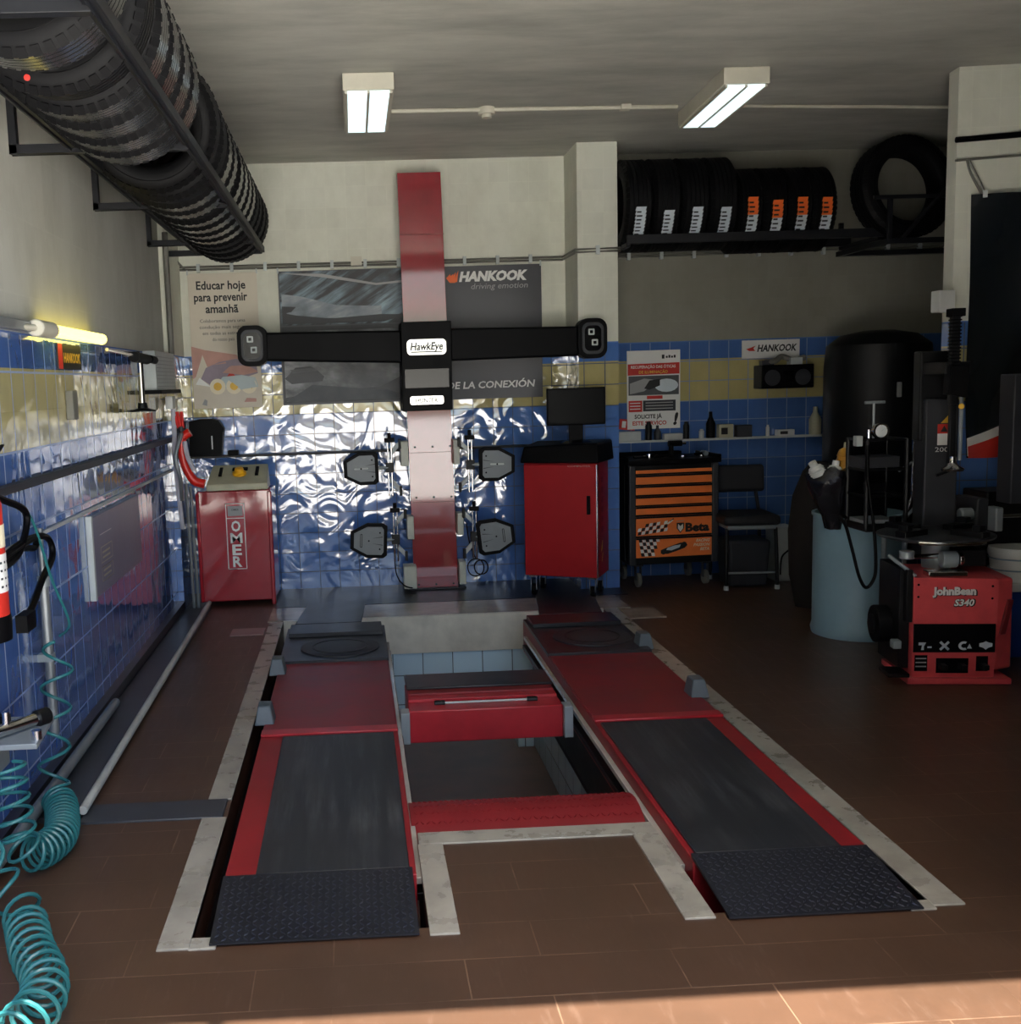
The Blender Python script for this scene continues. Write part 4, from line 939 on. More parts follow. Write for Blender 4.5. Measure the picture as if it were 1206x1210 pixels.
q = MB(); q.box(3.66, 4.5, 7.2, 7.23, 2.375, 2.41, 'steel_frame'); q.box(3.66, 4.5, 7.9, WB, 2.375, 2.41, 'steel_frame'); q.box(3.66, 3.69, 7.2, WB, 2.375, 2.41, 'steel_frame'); q.build('base_frame', t, .002, world=True)
q = MB(); q.box(3.56, 4.5, 7.19, 7.215, 2.67, 2.695, 'steel_frame'); q.box(3.66, 3.69, 7.19, 7.215, 2.4, 2.69, 'steel_frame'); q.build('front_bar', t, .002, world=True)
q = MB(); q.cyl((3.75, 7.19, 2.4), (4.3, 7.19, 3.0), .014, 'steel_frame', n=8); q.build('brace', t, world=True)

# ------------------------------------------------------------------ red cabinet and screen
RZ = R(-26)
t = thing('aligner_cabinet', 'tall red one-door cabinet on castors with a black top, beside the pillar', 'cabinet', (1.185, 7.4, 0), RZ)
W, D = .525, .33
q = MB(); q.box(0, W, 0, D, .15, .955, 'red_matte')
q.T = frame((W, 0, 0), (0,1,0), (0,0,1))
for i, ch in enumerate('ROBOTS'): pass
for i in range(6): q.flat([(.1, .85-i*.07), (.16, .85-i*.07), (.16, .81-i*.07), (.1, .81-i*.07)], .001, 'red_bright')
q.text('XL', .1, .3, .12, 'yellow_print', h=.001, bold=.02, w=.09) if 0 else None
q.flat([(.08, .32), (.13, .34), (.14, .4), (.12, .4), (.1, .36)], .001, 'yellow_print'); q.flat([(.1, .25), (.12, .25), (.15, .31), (.13, .31)], .001, 'yellow_print')
q.build('body', t, .006)
q = MB(); q.box(.004, W-.004, -.02, -.002, .155, .945, 'red_matte'); dr = q.build('door', t, .006)
q = MB(); q.box(W-.008, W+.002, -.022, 0, .155, .945, 'alu'); q.build('edge_strip', dr, .002)
q = MB(); q.box(.455, .478, -.04, -.02, .6, .73, 'black_plastic'); q.build('handle', dr, .004)
q = MB(); q.T = frame((0, -.02, 0), (1,0,0), (0,0,1)); q.text('COMPUTER', .32, .928, .018, 'grey_print', h=.001, w=.16); q.build('lettering', dr)
q = MB(); q.hexa([(-.02, -.04, .955), (W+.02, -.04, .955), (W+.04, D+.02, .955), (-.02, D+.02, .955), (-.0, -.0, 1.07), (W-.0, -.0, 1.09), (W+.03, D, 1.1), (.0, D, 1.09)], 'black_plastic'); q.build('top_cover', t, .014, 3)
def caster(t, x, y, r=.042, mt='rubber', fork='chrome', up=.15):
    q = MB(); q.cyl((x-.014, y, r), (x+.014, y, r), r, mt, n=18); c = q.build('caster', t, .004)
    q = MB(); q.box(x-.022, x-.017, y-.02, y+.02, r, up-.01, fork); q.box(x+.017, x+.022, y-.02, y+.02, r, up-.01, fork); q.box(x-.03, x+.03, y-.03, y+.03, up-.014, up, fork); q.build('fork', c)
for x, y in ((.05, .05), (W-.05, .05), (.05, D-.05), (W-.05, D-.05)): caster(t, x, y)
t = thing('monitor', 'black flat monitor standing on the tall red cabinet', 'monitor', (1.56, 7.4, 1.085), R(-2))
q = MB(); q.box(-.205, .205, -.02, .02, .125, .385, 'black_plastic'); q.build('casing', t, .006)
q = MB(); q.box(-.193, .193, -.0225, -.02, .142, .373, 'screen'); q.build('screen', t)
q = MB(); q.box(-.05, .05, .0, .02, .015, .14, 'black_plastic'); q.hexa([(-.11, -.09, .0), (.11, -.09, .0), (.11, .09, .0), (-.11, .09, .0), (-.08, -.05, .016), (.08, -.05, .016), (.06, .05, .02), (-.06, .05, .02)], 'black_gloss'); q.build('stand', t, .004)

# ------------------------------------------------------------------ orange tool chest
t = thing('tool_chest', 'orange seven-drawer tool chest with black frame and racing graphics', 'tool chest', (2.29, 7.52, 0), R(4))
q = MB(); q.box(-.33, .33, .0, .42, .17, .9, 'black_metal'); q.box(-.335, -.285, -.02, .02, .17, .9, 'dark_grey'); q.box(.285, .335, -.02, .02, .17, .9, 'dark_grey'); q.build('frame', t, .01, 3)
q = MB(); q.box(-.35, .35, -.03, .45, .9, .935, 'black_plastic'); q.box(-.35, -.335, -.03, .45, .93, .96, 'black_plastic'); q.box(.335, .35, -.03, .45, .93, .96, 'black_plastic'); q.box(-.35, .35, .435, .45, .93, .965, 'black_plastic'); q.build('top_tray', t, .006)
zs = [(.838, .862), (.76, .825), (.685, .748), (.61, .672), (.54, .598), (.385, .525), (.225, .37)]
for i, (a, b) in enumerate(zs):
    q = MB(); q.box(-.284, .284, -.012, .0, a, b, 'orange')
    q.box(-.284, .284, -.02, -.012, b-.012, b, 'black_metal') if i else None
    q.T = frame((0, -.0125, 0), (1,0,0), (0,0,1))
    if i == 5:
        q.text('Beta', .085, .405, .085, 'black_print', h=.001, bold=.05, w=.18)
        q.flat([(.02, .4+.07), (.075, .4+.07), (.075, .43), (.047, .395), (.02, .43)], .001, 'black_print'); q.flat([(.03, .462), (.047, .445), (.066, .462), (.068, .43), (.047, .404), (.028, .43)], .0015, 'white_print')
        q.flat([(.02, .478), (.075, .483), (.075, .487), (.02, .484)], .001, 'grey_print')
        for k in range(8):
            for j in range(3):
                x = -.275+k*.028; z = .39+j*.026+k*.003; q.flat([(x, z), (x+.026, z+.004), (x+.032, z+.028), (x+.008, z+.024)], .001, 'white_print' if (k+j) % 2 else 'black_print') if not (j == 2 and k in (0, 1, 6)) else None
        q.flat([(-.05, .46), (-.005, .49), (-.015, .497), (-.055, .47)], .001, 'white_print'); q.flat([(-.03, .48), (.0, .5), (-.005, .505), (-.033, .488)], .001, 'black_print')
    if i == 6:
        for k in range(6):
            for j in range(5):
                x = -.265+k*.026+j*-.004+.02; z = .235+j*.026; 
                if k + (4-j)*.4 < 5.2: q.flat([(x, z), (x+.024, z), (x+.018, z+.025), (x-.006, z+.025)], .001, 'white_print' if (k+j) % 2 else 'black_print')
        q.flat([(-.1, .25), (-.05, .245), (.02, .265), (.08, .285), (.1, .305), (.09, .32), (.05, .325), (.0, .31), (-.06, .29), (-.1, .275)], .0012, 'black_print')
        q.flat([(-.06, .275), (-.02, .27), (.04, .29), (.05, .31), (.0, .305), (-.05, .29)], .0015, 'skin_label')
        for x, z in ((-.08, .262), (.075, .31)): q.flat([(x+.02*cos(a_), z+.02*sin(a_)) for a_ in [2*pi*n_/14 for n_ in range(14)]], .0016, 'black_print')
        for k, (tx, w_) in enumerate([('RACING', .1), ('PASSION', .12), ('BETA', .07)]): q.text(tx, .265, .325-k*.032, .03, 'cream_print', h=.001, w=w_, align='r', shear=.3, bold=.03)
    d = q.build('drawer', t, 0)
for x, y in ((-.25, .05), (.26, .05), (-.25, .38), (.26, .38)): caster(t, x, y, .052, 'cable_grey', 'dark_grey', .17)
q = MB(); q.box(-.47+.12, -.345, .05, .4, .2, .9, 'black_metal'); q.build('side_handle', t, .01)
tb = Matrix.Translation((2.29, 7.52, 0)) @ rot(R(4), 'Z')
tools = [('socket_wrench', 'chrome ratchet lying at the left of the tool chest top', 'wrench'), ('screwdriver', 'black-handled screwdriver on the tool chest top beside the ratchet', 'screwdriver'), ('pliers', 'dark pliers in the middle of the tool chest top', 'pliers'),
         ('air_gun', 'black air gun standing at the right of the tool chest top', 'air gun'), ('spanner', 'steel spanner on the tool chest top, right of the pliers', 'spanner'), ('hammer', 'small hammer at the right end of the tool chest top', 'hammer')]
for i, (nm, lb, ct) in enumerate(tools):
    x = -.26 + i*.1; q = MB(); q.T = tb @ loc(x, .1+.05*(i % 2), .936)
    if nm == 'socket_wrench': q.cyl((0, 0, .012), (.13, .04, .012), .009, 'chrome', n=10); q.cyl((.13, .04, 0), (.13, .04, .03), .02, 'chrome', n=14)
    elif nm == 'screwdriver': q.cyl((0, 0, .016), (.08, .02, .016), .015, 'black_plastic', n=10); q.cyl((.08, .02, .016), (.17, .045, .012), .004, 'chrome', n=8)
    elif nm == 'pliers':
        for s in (-1, 1): q.tube(smooth_path([(-.06, s*.03, .012), (0, s*.025, .014), (.05, 0, .016), (.09, s*-.008, .014)]), .009, 'black_plastic', 8)
    elif nm == 'air_gun': q.cyl((-.02, 0, .1), (.08, 0, .1), .022, 'black_plastic', n=12); q.cyl((0, 0, 0), (0, 0, .1), .018, 'black_plastic', n=12); q.cyl((.08, 0, .1), (.11, 0, .1), .01, 'chrome', n=10)
    elif nm == 'spanner': q.box(-.02, .1, -.006, .006, 0, .012, 'chrome'); q.cyl((.11, 0, 0), (.11, 0, .014), .018, 'chrome', n=12); q.cyl((-.03, 0, 0), (-.03, 0, .014), .016, 'chrome', n=6)
    else: q.cyl((-.02, 0, .016), (.06, .02, .02), .01, 'black_plastic', n=10); q.cyl((.06, -.02, .02), (.06, .06, .02), .018, 'grey_metal', n=10)
    o = q.build(nm, bevel=0); tag(o, lb, ct)

# ------------------------------------------------------------------ small items on the right ledge
def small(nm, lb, ct, x, w, h, mt, kind='box', y=7.93, grp=None, lid=None, z=1.051):
    q = MB()
    if kind == 'box':
        q.box(x, x+w, y-.03, y+.03, z, z+h, mt)
        if lid: q.box(x+w*.15, x+w*.6, y-.032, y-.03, z+h*.25, z+h*.75, lid)
    elif kind == 'can':
        q.T = loc(x+w/2, y, z); q.lathe([(w*.5, 0), (w*.5, h*.78), (w*.32, h*.88), (w*.3, h), (0, h)], mt, 16)
        if lid: q.lathe([(w*.33, h*.86), (w*.33, h*1.05), (0, h*1.05)], lid, 16)
    elif kind == 'jug':
        q.T = loc(x+w/2, y, z); q.lathe([(w*.48, 0), (w*.5, h*.1), (w*.5, h*.55), (w*.2, h*.8), (w*.18, h), (0, h)], mt, 14)
    o = q.build(nm, bevel=.004 if kind == 'box' else 0); tag(o, lb, ct, grp)
G = 'things on the right ledge'
small('carton', 'pale carton on the ledge at the pillar, under the red tag', 'box', 1.99, .17, .07, 'grey_light', grp=G)
small('spray_can', 'dark spray can behind the tool chest, next to the pale carton', 'can', 2.2, .05, .14, 'black_metal', 'can', grp=G)
small('bottle', 'dark squat bottle on the ledge below the poster middle', 'bottle', 2.265, .055, .11, 'dark_grey', 'jug', grp=G)
small('carton', 'low white carton on the ledge below the poster middle', 'box', 2.335, .14, .045, 'white_plastic', grp=G, y=7.92)
small('spray_can', 'slim black spray can below the right edge of the poster', 'can', 2.49, .045, .13, 'black_metal', 'can', grp=G)
small('jar', 'clear pale jar on the ledge above the tool chest right end', 'jar', 2.61, .04, .07, 'grey_light', 'can', grp=G)
small('funnel', 'tall black funnel on the ledge above the tool chest right corner', 'funnel', 2.665, .07, .2, 'black_plastic', 'jug', grp=G)
small('carton', 'brown and white carton on the ledge right of the black funnel', 'box', 2.755, .11, .1, 'beige', grp=G, lid='black_print')
small('carton', 'dark carton on the ledge above the black chair', 'box', 2.89, .12, .09, 'dark_grey', grp=G)
small('bottle', 'small white bottle on the ledge above the chair right side', 'bottle', 3.125, .028, .085, 'white_plastic', 'can', grp=G)
small('carton', 'flat white carton at the right end of the ledge', 'box', 3.205, .13, .045, 'white_plastic', grp=G, lid='black_print')
small('bottle', 'brown bottle on the ledge beside the tall black tank', 'bottle', 3.46, .09, .21, 'beige', 'jug', grp=G)
t = thing('wall_radio', 'black radio box on the wall below the long white sign', 'radio', (3.22, 7.9, 1.4))
q = MB(); q.box(3.04, 3.435, 7.8, WB, 1.41, 1.585, 'black_plastic'); q.build('casing', t, .008, world=True)
q = MB(); q.T = frame((0, 7.798, 0), (1,0,0), (0,0,1))
for x in (3.12, 3.35): q.lathe([(.001, .002), (.06, .002), (.065, .0), (.065, -.004)], 'dark_grey', 20) if 0 else q.flat([(x+.06*cos(a), 1.49+.06*sin(a)) for a in [2*pi*k/20 for k in range(20)]], .001, 'dark_grey')
q.flat([(3.2, 1.46), (3.28, 1.46), (3.28, 1.54), (3.2, 1.54)], .001, 'black_gloss'); q.build('speaker_grille', t, world=True)
q = MB(); q.T = loc(3.2, 7.85, 1.585)
q.tube(smooth_path([(-.12, 0, .02), (-.05, -.02, .03), (.02, .02, .06), (.1, 0, .03), (.19, .02, .05)]), .022, 'cable_grey', 8); q.box(.06, .15, -.04, .03, 0, .05, 'grey_light'); q.box(-.15, -.06, -.03, .03, 0, .035, 'dark_grey')
o = q.build('cable_bundle'); tag(o, 'untidy grey cable bundle heaped on the black wall radio', 'cable')

# ------------------------------------------------------------------ chair
t = thing('chair', 'black cushioned chair with thin metal legs right of the tool chest', 'chair', (2.8, 7.5, 0), R(-4))
def pad(x0, x1, y0, y1, z0, z1): return B(x0, x1, y0, y1, z0, z1, 'chair_cloth')
q = MB(); q.T = loc(0, .19, .76) @ rot(R(-6), 'X'); q.box(-.18, .2, -.03, .03, -.1, .1, 'chair_cloth'); q.build('backrest', t, .025, 3)
q = MB(); q.box(-.2, .2, -.22, .2, .46, .53, 'chair_cloth'); q.build('seat', t, .025, 3)
q = MB(); q.box(-.17, .17, -.2, .16, .43, .46, 'grey_metal'); q.build('seat_frame', t, .008)
for x in (-.18, .18):
    q = MB(); q.tube(smooth_path([(x, -.2, .0), (x*.98, -.19, .25), (x*.95, -.18, .44)]), .013, 'black_metal', 10); lg = q.build('leg', t)
    q = MB(); q.cyl((x, -.2, 0), (x, -.2, .03), .018, 'grey_light', n=12); q.build('foot', lg)
    q = MB(); q.tube(smooth_path([(x, .24, .0), (x*.97, .2, .3), (x*.9, .18, .5), (x*.75, .2, .72)]), .013, 'black_metal', 10); lg = q.build('leg', t)
    q = MB(); q.cyl((x, .24, 0), (x, .24, .03), .018, 'grey_light', n=12); q.build('foot', lg)
q = MB(); q.cyl((-.18, -.19, .12), (.18, -.19, .12), .008, 'grey_metal', n=8); q.build('stretcher', t)
q = MB(); q.hexa([(-.14, -.12, .06), (.13, -.12, .06), (.13, .12, .06), (-.14, .12, .06), (-.16, -.14, .4), (.15, -.14, .4), (.15, .14, .4), (-.16, .14, .4)], 'dark_grey')
for v_ in q.v: v_ += Vector((2.8, 7.5, -.055))
o = q.build('waste_bin', bevel=.02); tag(o, 'dark waste bin standing under the black chair', 'bin')
q = MB(); q.box(3.06, 3.21, 7.55, 7.75, .0, .4, 'grey_light'); q.tube(smooth_path([(3.19, 7.54, .36), (3.16, 7.535, .25), (3.1, 7.54, .18), (3.09, 7.54, .05)]), .007, 'black_plastic', 6)
o = q.build('jerrycan', bevel=.012); tag(o, 'pale grey upright canister on the floor right of the chair', 'canister')

# ------------------------------------------------------------------ air tank
t = thing('air_tank', 'tall domed black air tank in the dark right corner', 'air tank', (3.62, 7.35, 0))
q = MB(); q.T = loc(3.69, 7.35, 0); q.lathe([(.0, .2), (.2, .21), (.33, .3), (.355, .42), (.355, 1.55), (.34, 1.7), (.25, 1.77), (.1, 1.8), (0, 1.8)], 'black_metal', 40); q.build('vessel', t, world=True)
for a in (.5, 2.6, 4.7):
    q = MB(); q.T = loc(3.69, 7.35, 0); q.hexa([(.27*cos(a)-.03, .27*sin(a)-.03, 0), (.27*cos(a)+.03, .27*sin(a)-.03, 0), (.27*cos(a)+.03, .27*sin(a)+.03, 0), (.27*cos(a)-.03, .27*sin(a)+.03, 0), (.27*cos(a)-.04, .27*sin(a)-.04, .34), (.27*cos(a)+.04, .27*sin(a)-.04, .34), (.27*cos(a)+.04, .27*sin(a)+.04, .34), (.27*cos(a)-.04, .27*sin(a)+.04, .34)], 'black_metal'); q.build('leg', t, .004, world=True)
q = MB(); q.T = frame((3.66, 6.99, 1.4), (1,0,0), (0,0,1)); q.prism(rrect(-.015, .015, -.06, .04, .006), -.02, .004, 'grey_print'); q.build('rating_plate', t, world=True)

# ------------------------------------------------------------------ barrel, bag and what is in it
q = MB(); q.T = loc(2.905, 5.98, 0)
q.lathe([(.0, .02), (.235, .02), (.245, .0), (.252, .03), (.243, .06), (.243, .35), (.243, .69), (.252, .7), (.252, .715), (.235, .715), (.235, .1), (0, .1)], 'barrel_blue', 48)
o = q.build('oil_drum', origin=(2.905, 5.98, 0)); tag(o, 'grey blue steel drum with a black bag in its mouth', 'drum')
def blob(name, c, prof, mt, n=28, amp=.12, seed=1, freq=5):
    rnd = random.Random(seed); ph = [rnd.uniform(0, 6.28) for _ in range(8)]
    q = MB(); vs = []; L = len(prof)
    for i, (r, h) in enumerate(prof):
        for k in range(n):
            a = 2*pi*k/n; f = 1 + amp*(sin(freq*a+ph[0]+i*.9)*.5 + sin((freq+4)*a+ph[1]-i*1.3)*.35 + sin(3*a+ph[2]+i*.6)*.4)
            vs.append((c[0]+r*f*cos(a), c[1]+r*f*sin(a), c[2]+h + (.012*sin(7*a+ph[3]) if 0 < i < L-1 else 0)))
    fs = [(i*n+k, i*n+(k+1) % n, (i+1)*n+(k+1) % n, (i+1)*n+k) for i in range(L-1) for k in range(n)]
    q.add(vs, fs, mt, True); q.add(vs[:n], [tuple(range(n))[::-1]], mt); q.add(vs[-n:], [tuple(range(n))], mt)
    return q.build(name, origin=c)
o = blob('rubbish_bag', (2.71, 5.86, .64), [(.05, .0), (.07, .08), (.11, .15), (.14, .24), (.15, .31), (.13, .35), (.1, .355), (.02, .33)], 'bag_black', amp=.14, seed=3); tag(o, 'shiny black rubbish bag bulging out of the blue drum', 'bag')
def bottle(nm, lb, x, y, z, r, h, mt, cap, tilt):
    t = thing(nm, lb, 'bottle', (x, y, z)); q = MB(); q.T = rot(tilt, 'Y'); q.lathe([(0, 0), (r, .0), (r, h*.7), (r*.9, h*.85), (r*.55, h*.95), (r*.5, h), (0, h)], mt, 20)
    for k in range(3): q.tube([((r+.001)*cos(2*pi*j/20), (r+.001)*sin(2*pi*j/20), h*(.2+.2*k)) for j in range(20)], .004, mt, 6, closed=True)
    q.build('bottle_body', t); q = MB(); q.T = rot(tilt, 'Y') @ loc(0, 0, h); q.lathe([(r*.55, -.01), (r*.55, .025), (0, .025)], cap, 16); q.build('cap', t)
bottle('oil_bottle', 'amber plastic bottle on top of the black rubbish bag', 2.755, 5.83, .975, .055, .13, 'amber', 'beige', R(8))
bottle('lid_cup', 'round white cup at the left on the rubbish bag', 2.6, 5.82, .955, .04, .06, 'white_plastic', 'white_plastic', R(-30))
bottle('lid_cup', 'white cup in the middle, beside the amber bottle on the rubbish bag', 2.675, 5.8, .955, .035, .055, 'white_plastic', 'white_plastic', R(10))
o = blob('sack', (3.0, 6.72, 0), [(.13, 0), (.17, .2), (.17, .5), (.15, .72), (.1, .88), (.05, .95)], 'cloth_brown', amp=.1, seed=5); tag(o, 'dark slumped sack behind the blue drum', 'sack')

# inflator rack hung on the drum
t = thing('inflator_rack', 'black wire rack with a dial gauge standing before the blue drum', 'tyre inflator', (2.81, 5.6, 0))
q = MB()
for x in (2.715, 2.93):
    for y in (5.5, 5.72): q.cyl((x, y, .69), (x, y, 1.165), .012, 'black_metal', n=8)
for x in (2.93,):
    q.cyl((x, 5.5, 0), (x, 5.5, .69), .014, 'grey_metal', n=8); q.cyl((x, 5.72, 0), (x, 5.72, .69), .014, 'grey_metal', n=8)
for z in (.7, .86, 1.0, 1.16):
    q.tube([(2.715, 5.5, z), (2.93, 5.5, z), (2.93, 5.72, z), (2.715, 5.72, z)], .009, 'black_metal', 6, closed=True)
q.build('rack_frame', t, world=True)
q = MB(); q.box(2.71, 2.935, 5.49, 5.73, .67, .7, 'black_metal'); q.box(2.715, 2.93, 5.71, 5.725, .7, 1.16, 'black_plastic'); q.build('tray', t, .004, world=True)
q = B(2.71, 2.91, 5.53, 5.7, 1.009, 1.07, 'dark_grey'); o = q.build('tool_case', bevel=.004); tag(o, 'dark grey case on the upper shelf of the gauge rack', 'case')
q = MB(); q.cyl((2.76, 5.6, .904), (2.86, 5.6, .904), .035, 'black_plastic', n=14); o = q.build('hose_reel'); tag(o, 'black cylinder on the middle shelf of the gauge rack', 'reel')
q = B(2.72, 2.9, 5.53, 5.7, .709, .73, 'grey_metal'); o = q.build('steel_tray', bevel=.003); tag(o, 'flat grey tray at the bottom of the gauge rack', 'tray')
q = MB(); q.T = frame((2.815, 5.56, 1.205), (1,0,0), (0,0,1)); q.lathe([(0, -.02), (.042, -.02), (.044, .0), (.044, .012), (.038, .012)], 'chrome', 28, closed=True); g = q.build('dial_gauge', t, world=True)
q = MB(); q.T = frame((2.815, 5.56, 1.205), (1,0,0), (0,0,1)); q.lathe([(.038, .008), (0, .0085)], 'gauge_white', 28); q.flat([(-.003, -.003), (.02, .016), (.003, .003)], .01, 'black_print')
for k in range(9): a = R(-45+k*33.75); q.flat([(.03*cos(a)-.0015, .03*sin(a)), (.03*cos(a)+.0015, .03*sin(a)), (.035*cos(a), .035*sin(a)+.002)], .01, 'black_print')
q.build('dial_face', g, world=True)
q = MB(); q.cyl((2.795, 5.6, 1.165), (2.795, 5.6, 1.355), .007, 'grey_metal', n=8); q.cyl((2.745, 5.6, 1.358), (2.855, 5.6, 1.358), .008, 'grey_metal', n=8); q.build('tee_handle', t, world=True)
q = MB(); q.cyl((2.745, 5.55, 1.165), (2.745, 5.55, 1.215), .008, 'chrome', n=8); q.build('nipple', t, world=True); q = B(2.665, 2.7, 5.52, 5.56, 1.13, 1.185, 'grey_light'); q.build('valve', t, .003, world=True)
q = MB(); q.tube(smooth_path([(2.7, 5.47, 1.14), (2.705, 5.465, .95), (2.74, 5.46, .7), (2.755, 5.46, .5), (2.745, 5.46, .42), (2.705, 5.46, .376), (2.665, 5.46, .44), (2.635, 5.48, .58), (2.63, 5.55, .7), (2.66, 5.68, .735), (2.72, 5.72, .72)]), .009, 'black_plastic', 8)
o = q.build('air_hose', origin=(2.74, 5.46, .4)); tag(o, 'black air hose hanging in a loop in front of the blue drum', 'hose')
q = MB(); q.cyl((3.03, 5.62, .85), (3.03, 5.62, 1.2), .01, 'chrome', n=8); q.cyl((3.03, 5.6, 1.2), (3.07, 5.6, 1.22), .022, 'grey_metal', n=12); q.cyl((2.95, 5.62, .98), (3.03, 5.62, 1.03), .008, 'grey_metal', n=8); q.cyl((2.94, 5.6, .67), (3.05, 5.6, .8), .009, 'grey_metal', n=8)
q.cyl((3.03, 5.62, .85), (2.99, 5.62, .74), .01, 'chrome', n=8)
o = q.build('tyre_lever'); tag(o, 'upright chrome bar fixed between the gauge rack and the dark column', 'lever')

# ------------------------------------------------------------------ tyre changer
t = thing('tyre_changer', 'red tyre changing machine with black turntable and upright column', 'tyre changer', (2.9, 5.2, 0))
Y1 = 4.95
q = MB(); q.hexa([(2.69, Y1, .03), (3.07, Y1, .03), (3.07, 5.3, .03), (2.69, 5.3, .03), (2.69, Y1, .525), (3.07, Y1, .515), (3.07, 5.3, .53), (2.69, 5.3, .53)], 'red_changer')
q.T = frame((0, Y1-.002, 0), (1,0,0), (0,0,1))
q.text('JohnBean', 2.775, .44, .052, 'white_print', h=.0015, bold=.055, w=.2); q.text('JohnBean', 2.777, .438, .053, 'black_print', h=.001, bold=.08, w=.205); q.text('S340', 2.875, .385, .045, 'white_print', h=.0015, bold=.03, shear=.2, w=.09); q.text('S340', 2.872, .383, .048, 'black_print', h=.001, bold=.08, shear=.2, w=.1)
q.flat([(2.7, .14), (2.76, .14), (2.76, .06), (2.7, .06)], .001, 'black_plastic'); q.flat([(2.8, .125), (2.95, .125), (2.95, .05), (2.8, .05)], .001, 'black_plastic'); q.flat([(2.985, .135), (3.04, .135), (3.04, .06), (2.985, .06)], .001, 'black_plastic')
for z in (.08, .1, .12): q.flat([(2.705, z), (2.755, z), (2.755, z+.006), (2.705, z+.006)], .0015, 'grey_print')
for x, z in ((2.71, .49), (2.71, .43), (3.05, .48), (3.05, .42)): q.flat([(x+.006*cos(a), z+.006*sin(a)) for a in [2*pi*k/10 for k in range(10)]], .001, 'black_plastic')
q.build('cabinet_body', t, .01, world=True)
q = MB(); q.T = frame((0, Y1-.004, 0), (1,0,0), (0,0,1)); q.box(2.692, 3.068, .155, .295, -.004, .004, 'black_plastic')
w_ = 'skin_label'
def P(cx, cz, pts, s=1): q.flat([(cx+x*s, cz+z*s) for x, z in pts], .005, w_)
P(2.735, .185, [(-.02, .02), (.015, .02), (.005, 0), (.005, -.018), (-.008, -.018), (-.004, .006), (-.02, .006)]); P(2.76, .185, [(-.004, -.008), (.016, -.008), (.016, 0), (-.004, 0)])
for a in (R(45), R(-45)): q.flat([(2.835+x*cos(a)-z*sin(a), .188+x*sin(a)+z*cos(a)) for x, z in [(-.028, -.006), (.028, -.006), (.028, .006), (-.028, .006)]], .005, w_)
P(2.925, .188, [(.026*cos(a), .022*sin(a)) for a in [R(60+240*k/12) for k in range(13)]] + [(.013*cos(a), .011*sin(a)) for a in [R(300-240*k/12) for k in range(13)]]); P(2.95, .186, [(-.012, -.012), (.0, .012), (.012, -.012)])
P(3.025, .19, [(-.03, -.006), (-.012, -.012), (0, -.022), (.012, -.012), (.03, -.006), (.03, .01), (.012, .014), (0, .02), (-.012, .014), (-.03, .01)])
q.build('icon_strip', t, world=True)
q = MB(); q.hexa([(3.07, Y1, .06), (3.17, 5.0, .06), (3.17, 5.3, .06), (3.07, 5.3, .06), (3.07, Y1, .515), (3.165, 5.0, .51), (3.165, 5.3, .515), (3.07, 5.3, .52)], 'red_changer'); sp = q.build('side_panel', t, .014, 3, world=True)
q = MB(); q.hexa([(3.09, 4.945, .24), (3.12, 4.955, .24), (3.12, 4.975, .24), (3.09, 4.97, .24), (3.125, 4.945, .41), (3.155, 4.96, .41), (3.155, 4.985, .41), (3.125, 4.97, .41)], 'red_deck'); q.build('pedal_slot', sp, .004, world=True)
B(2.66, 3.14, 4.92, 5.3, 0, .03, 'red_changer').build('base_plate', t, .004, world=True)
q = MB(); q.box(2.64, 2.69, 5.0, 5.3, .06, .56, 'black_metal'); q.box(2.66, 2.69, 4.96, 5.2, .3, .56, 'black_metal'); q.cyl((2.6, 5.05, .62), (2.7, 4.96, .53), .01, 'grey_metal', n=8); q.build('bead_breaker', t, .01, world=True)
q = MB(); q.cyl((2.57, 5.16, .25), (2.64, 5.16, .25), .095, 'rubber', n=28); q.cyl((2.555, 5.16, .25), (2.57, 5.16, .25), .05, 'black_metal', n=20); q.build('rubber_pad', t, .006, world=True)
q = MB()
q.box(2.55, 2.65, 4.86, 5.0, .05, .07, 'black_metal'); q.build('foot_pedal', t, .004, world=True)
q = B(2.6, 2.64, 4.95, 5.0, .17, .21, 'grey_metal'); q.build('side_pedal', t, .004, world=True)
for x in (2.81, 2.9, 3.0):
    q = MB(); q.box(x, x+.03, 4.9, 4.96, .075, .1, 'black_metal'); q.build('foot_pedal', t, .003, world=True)
q = MB(); q.T = loc(2.91, 5.22, .7); q.lathe([(0, -.03), (.2, -.03), (.27, -.012), (.275, .0), (.26, .006), (.1, .008), (0, .008)], 'dark_grey', 40)
for k in range(4):
    a = R(35+90*k); q.T = loc(2.91, 5.22, .705) @ rot(a, 'Z'); q.box(.1, .27, -.03, .03, 0, .03, 'black_metal'); q.box(.21, .25, -.025, .025, .03, .06, 'black_metal')
tt = q.build('turntable', t, .003, world=True); tt.location.x -= .03
q = MB(); q.T = loc(2.91, 5.22, .668); q.tube([(.262*cos(R(a)), .262*sin(R(a)), .02) for a in range(235, 306, 5)], .012, 'alu', 8); q.build('bright_rim', tt, world=True)
q = MB(); q.cyl((2.91, 5.22, .52), (2.91, 5.22, .68), .07, 'grey_metal', n=20); q.cyl((2.72, 5.05, .61), (2.88, 5.08, .61), .012, 'chrome', n=12); q.cyl((2.71, 5.06, .6), (2.71, 5.06, .64), .035, 'grey_metal', n=14); q.cyl((2.86, 5.03, .6), (2.93, 5.03, .6), .042, 'grey_metal', n=16); q.cyl((2.94, 5.03, .6), (2.96, 5.03, .6), .03, 'chrome', n=16)
q.box(2.78, 2.96, 4.96, 5.04, .525, .55, 'alu'); q.box(2.95, 3.08, 5.05, 5.25, .56, .64, 'black_metal'); q.build('chuck_drive', t, .004, world=True).location.x -= .02
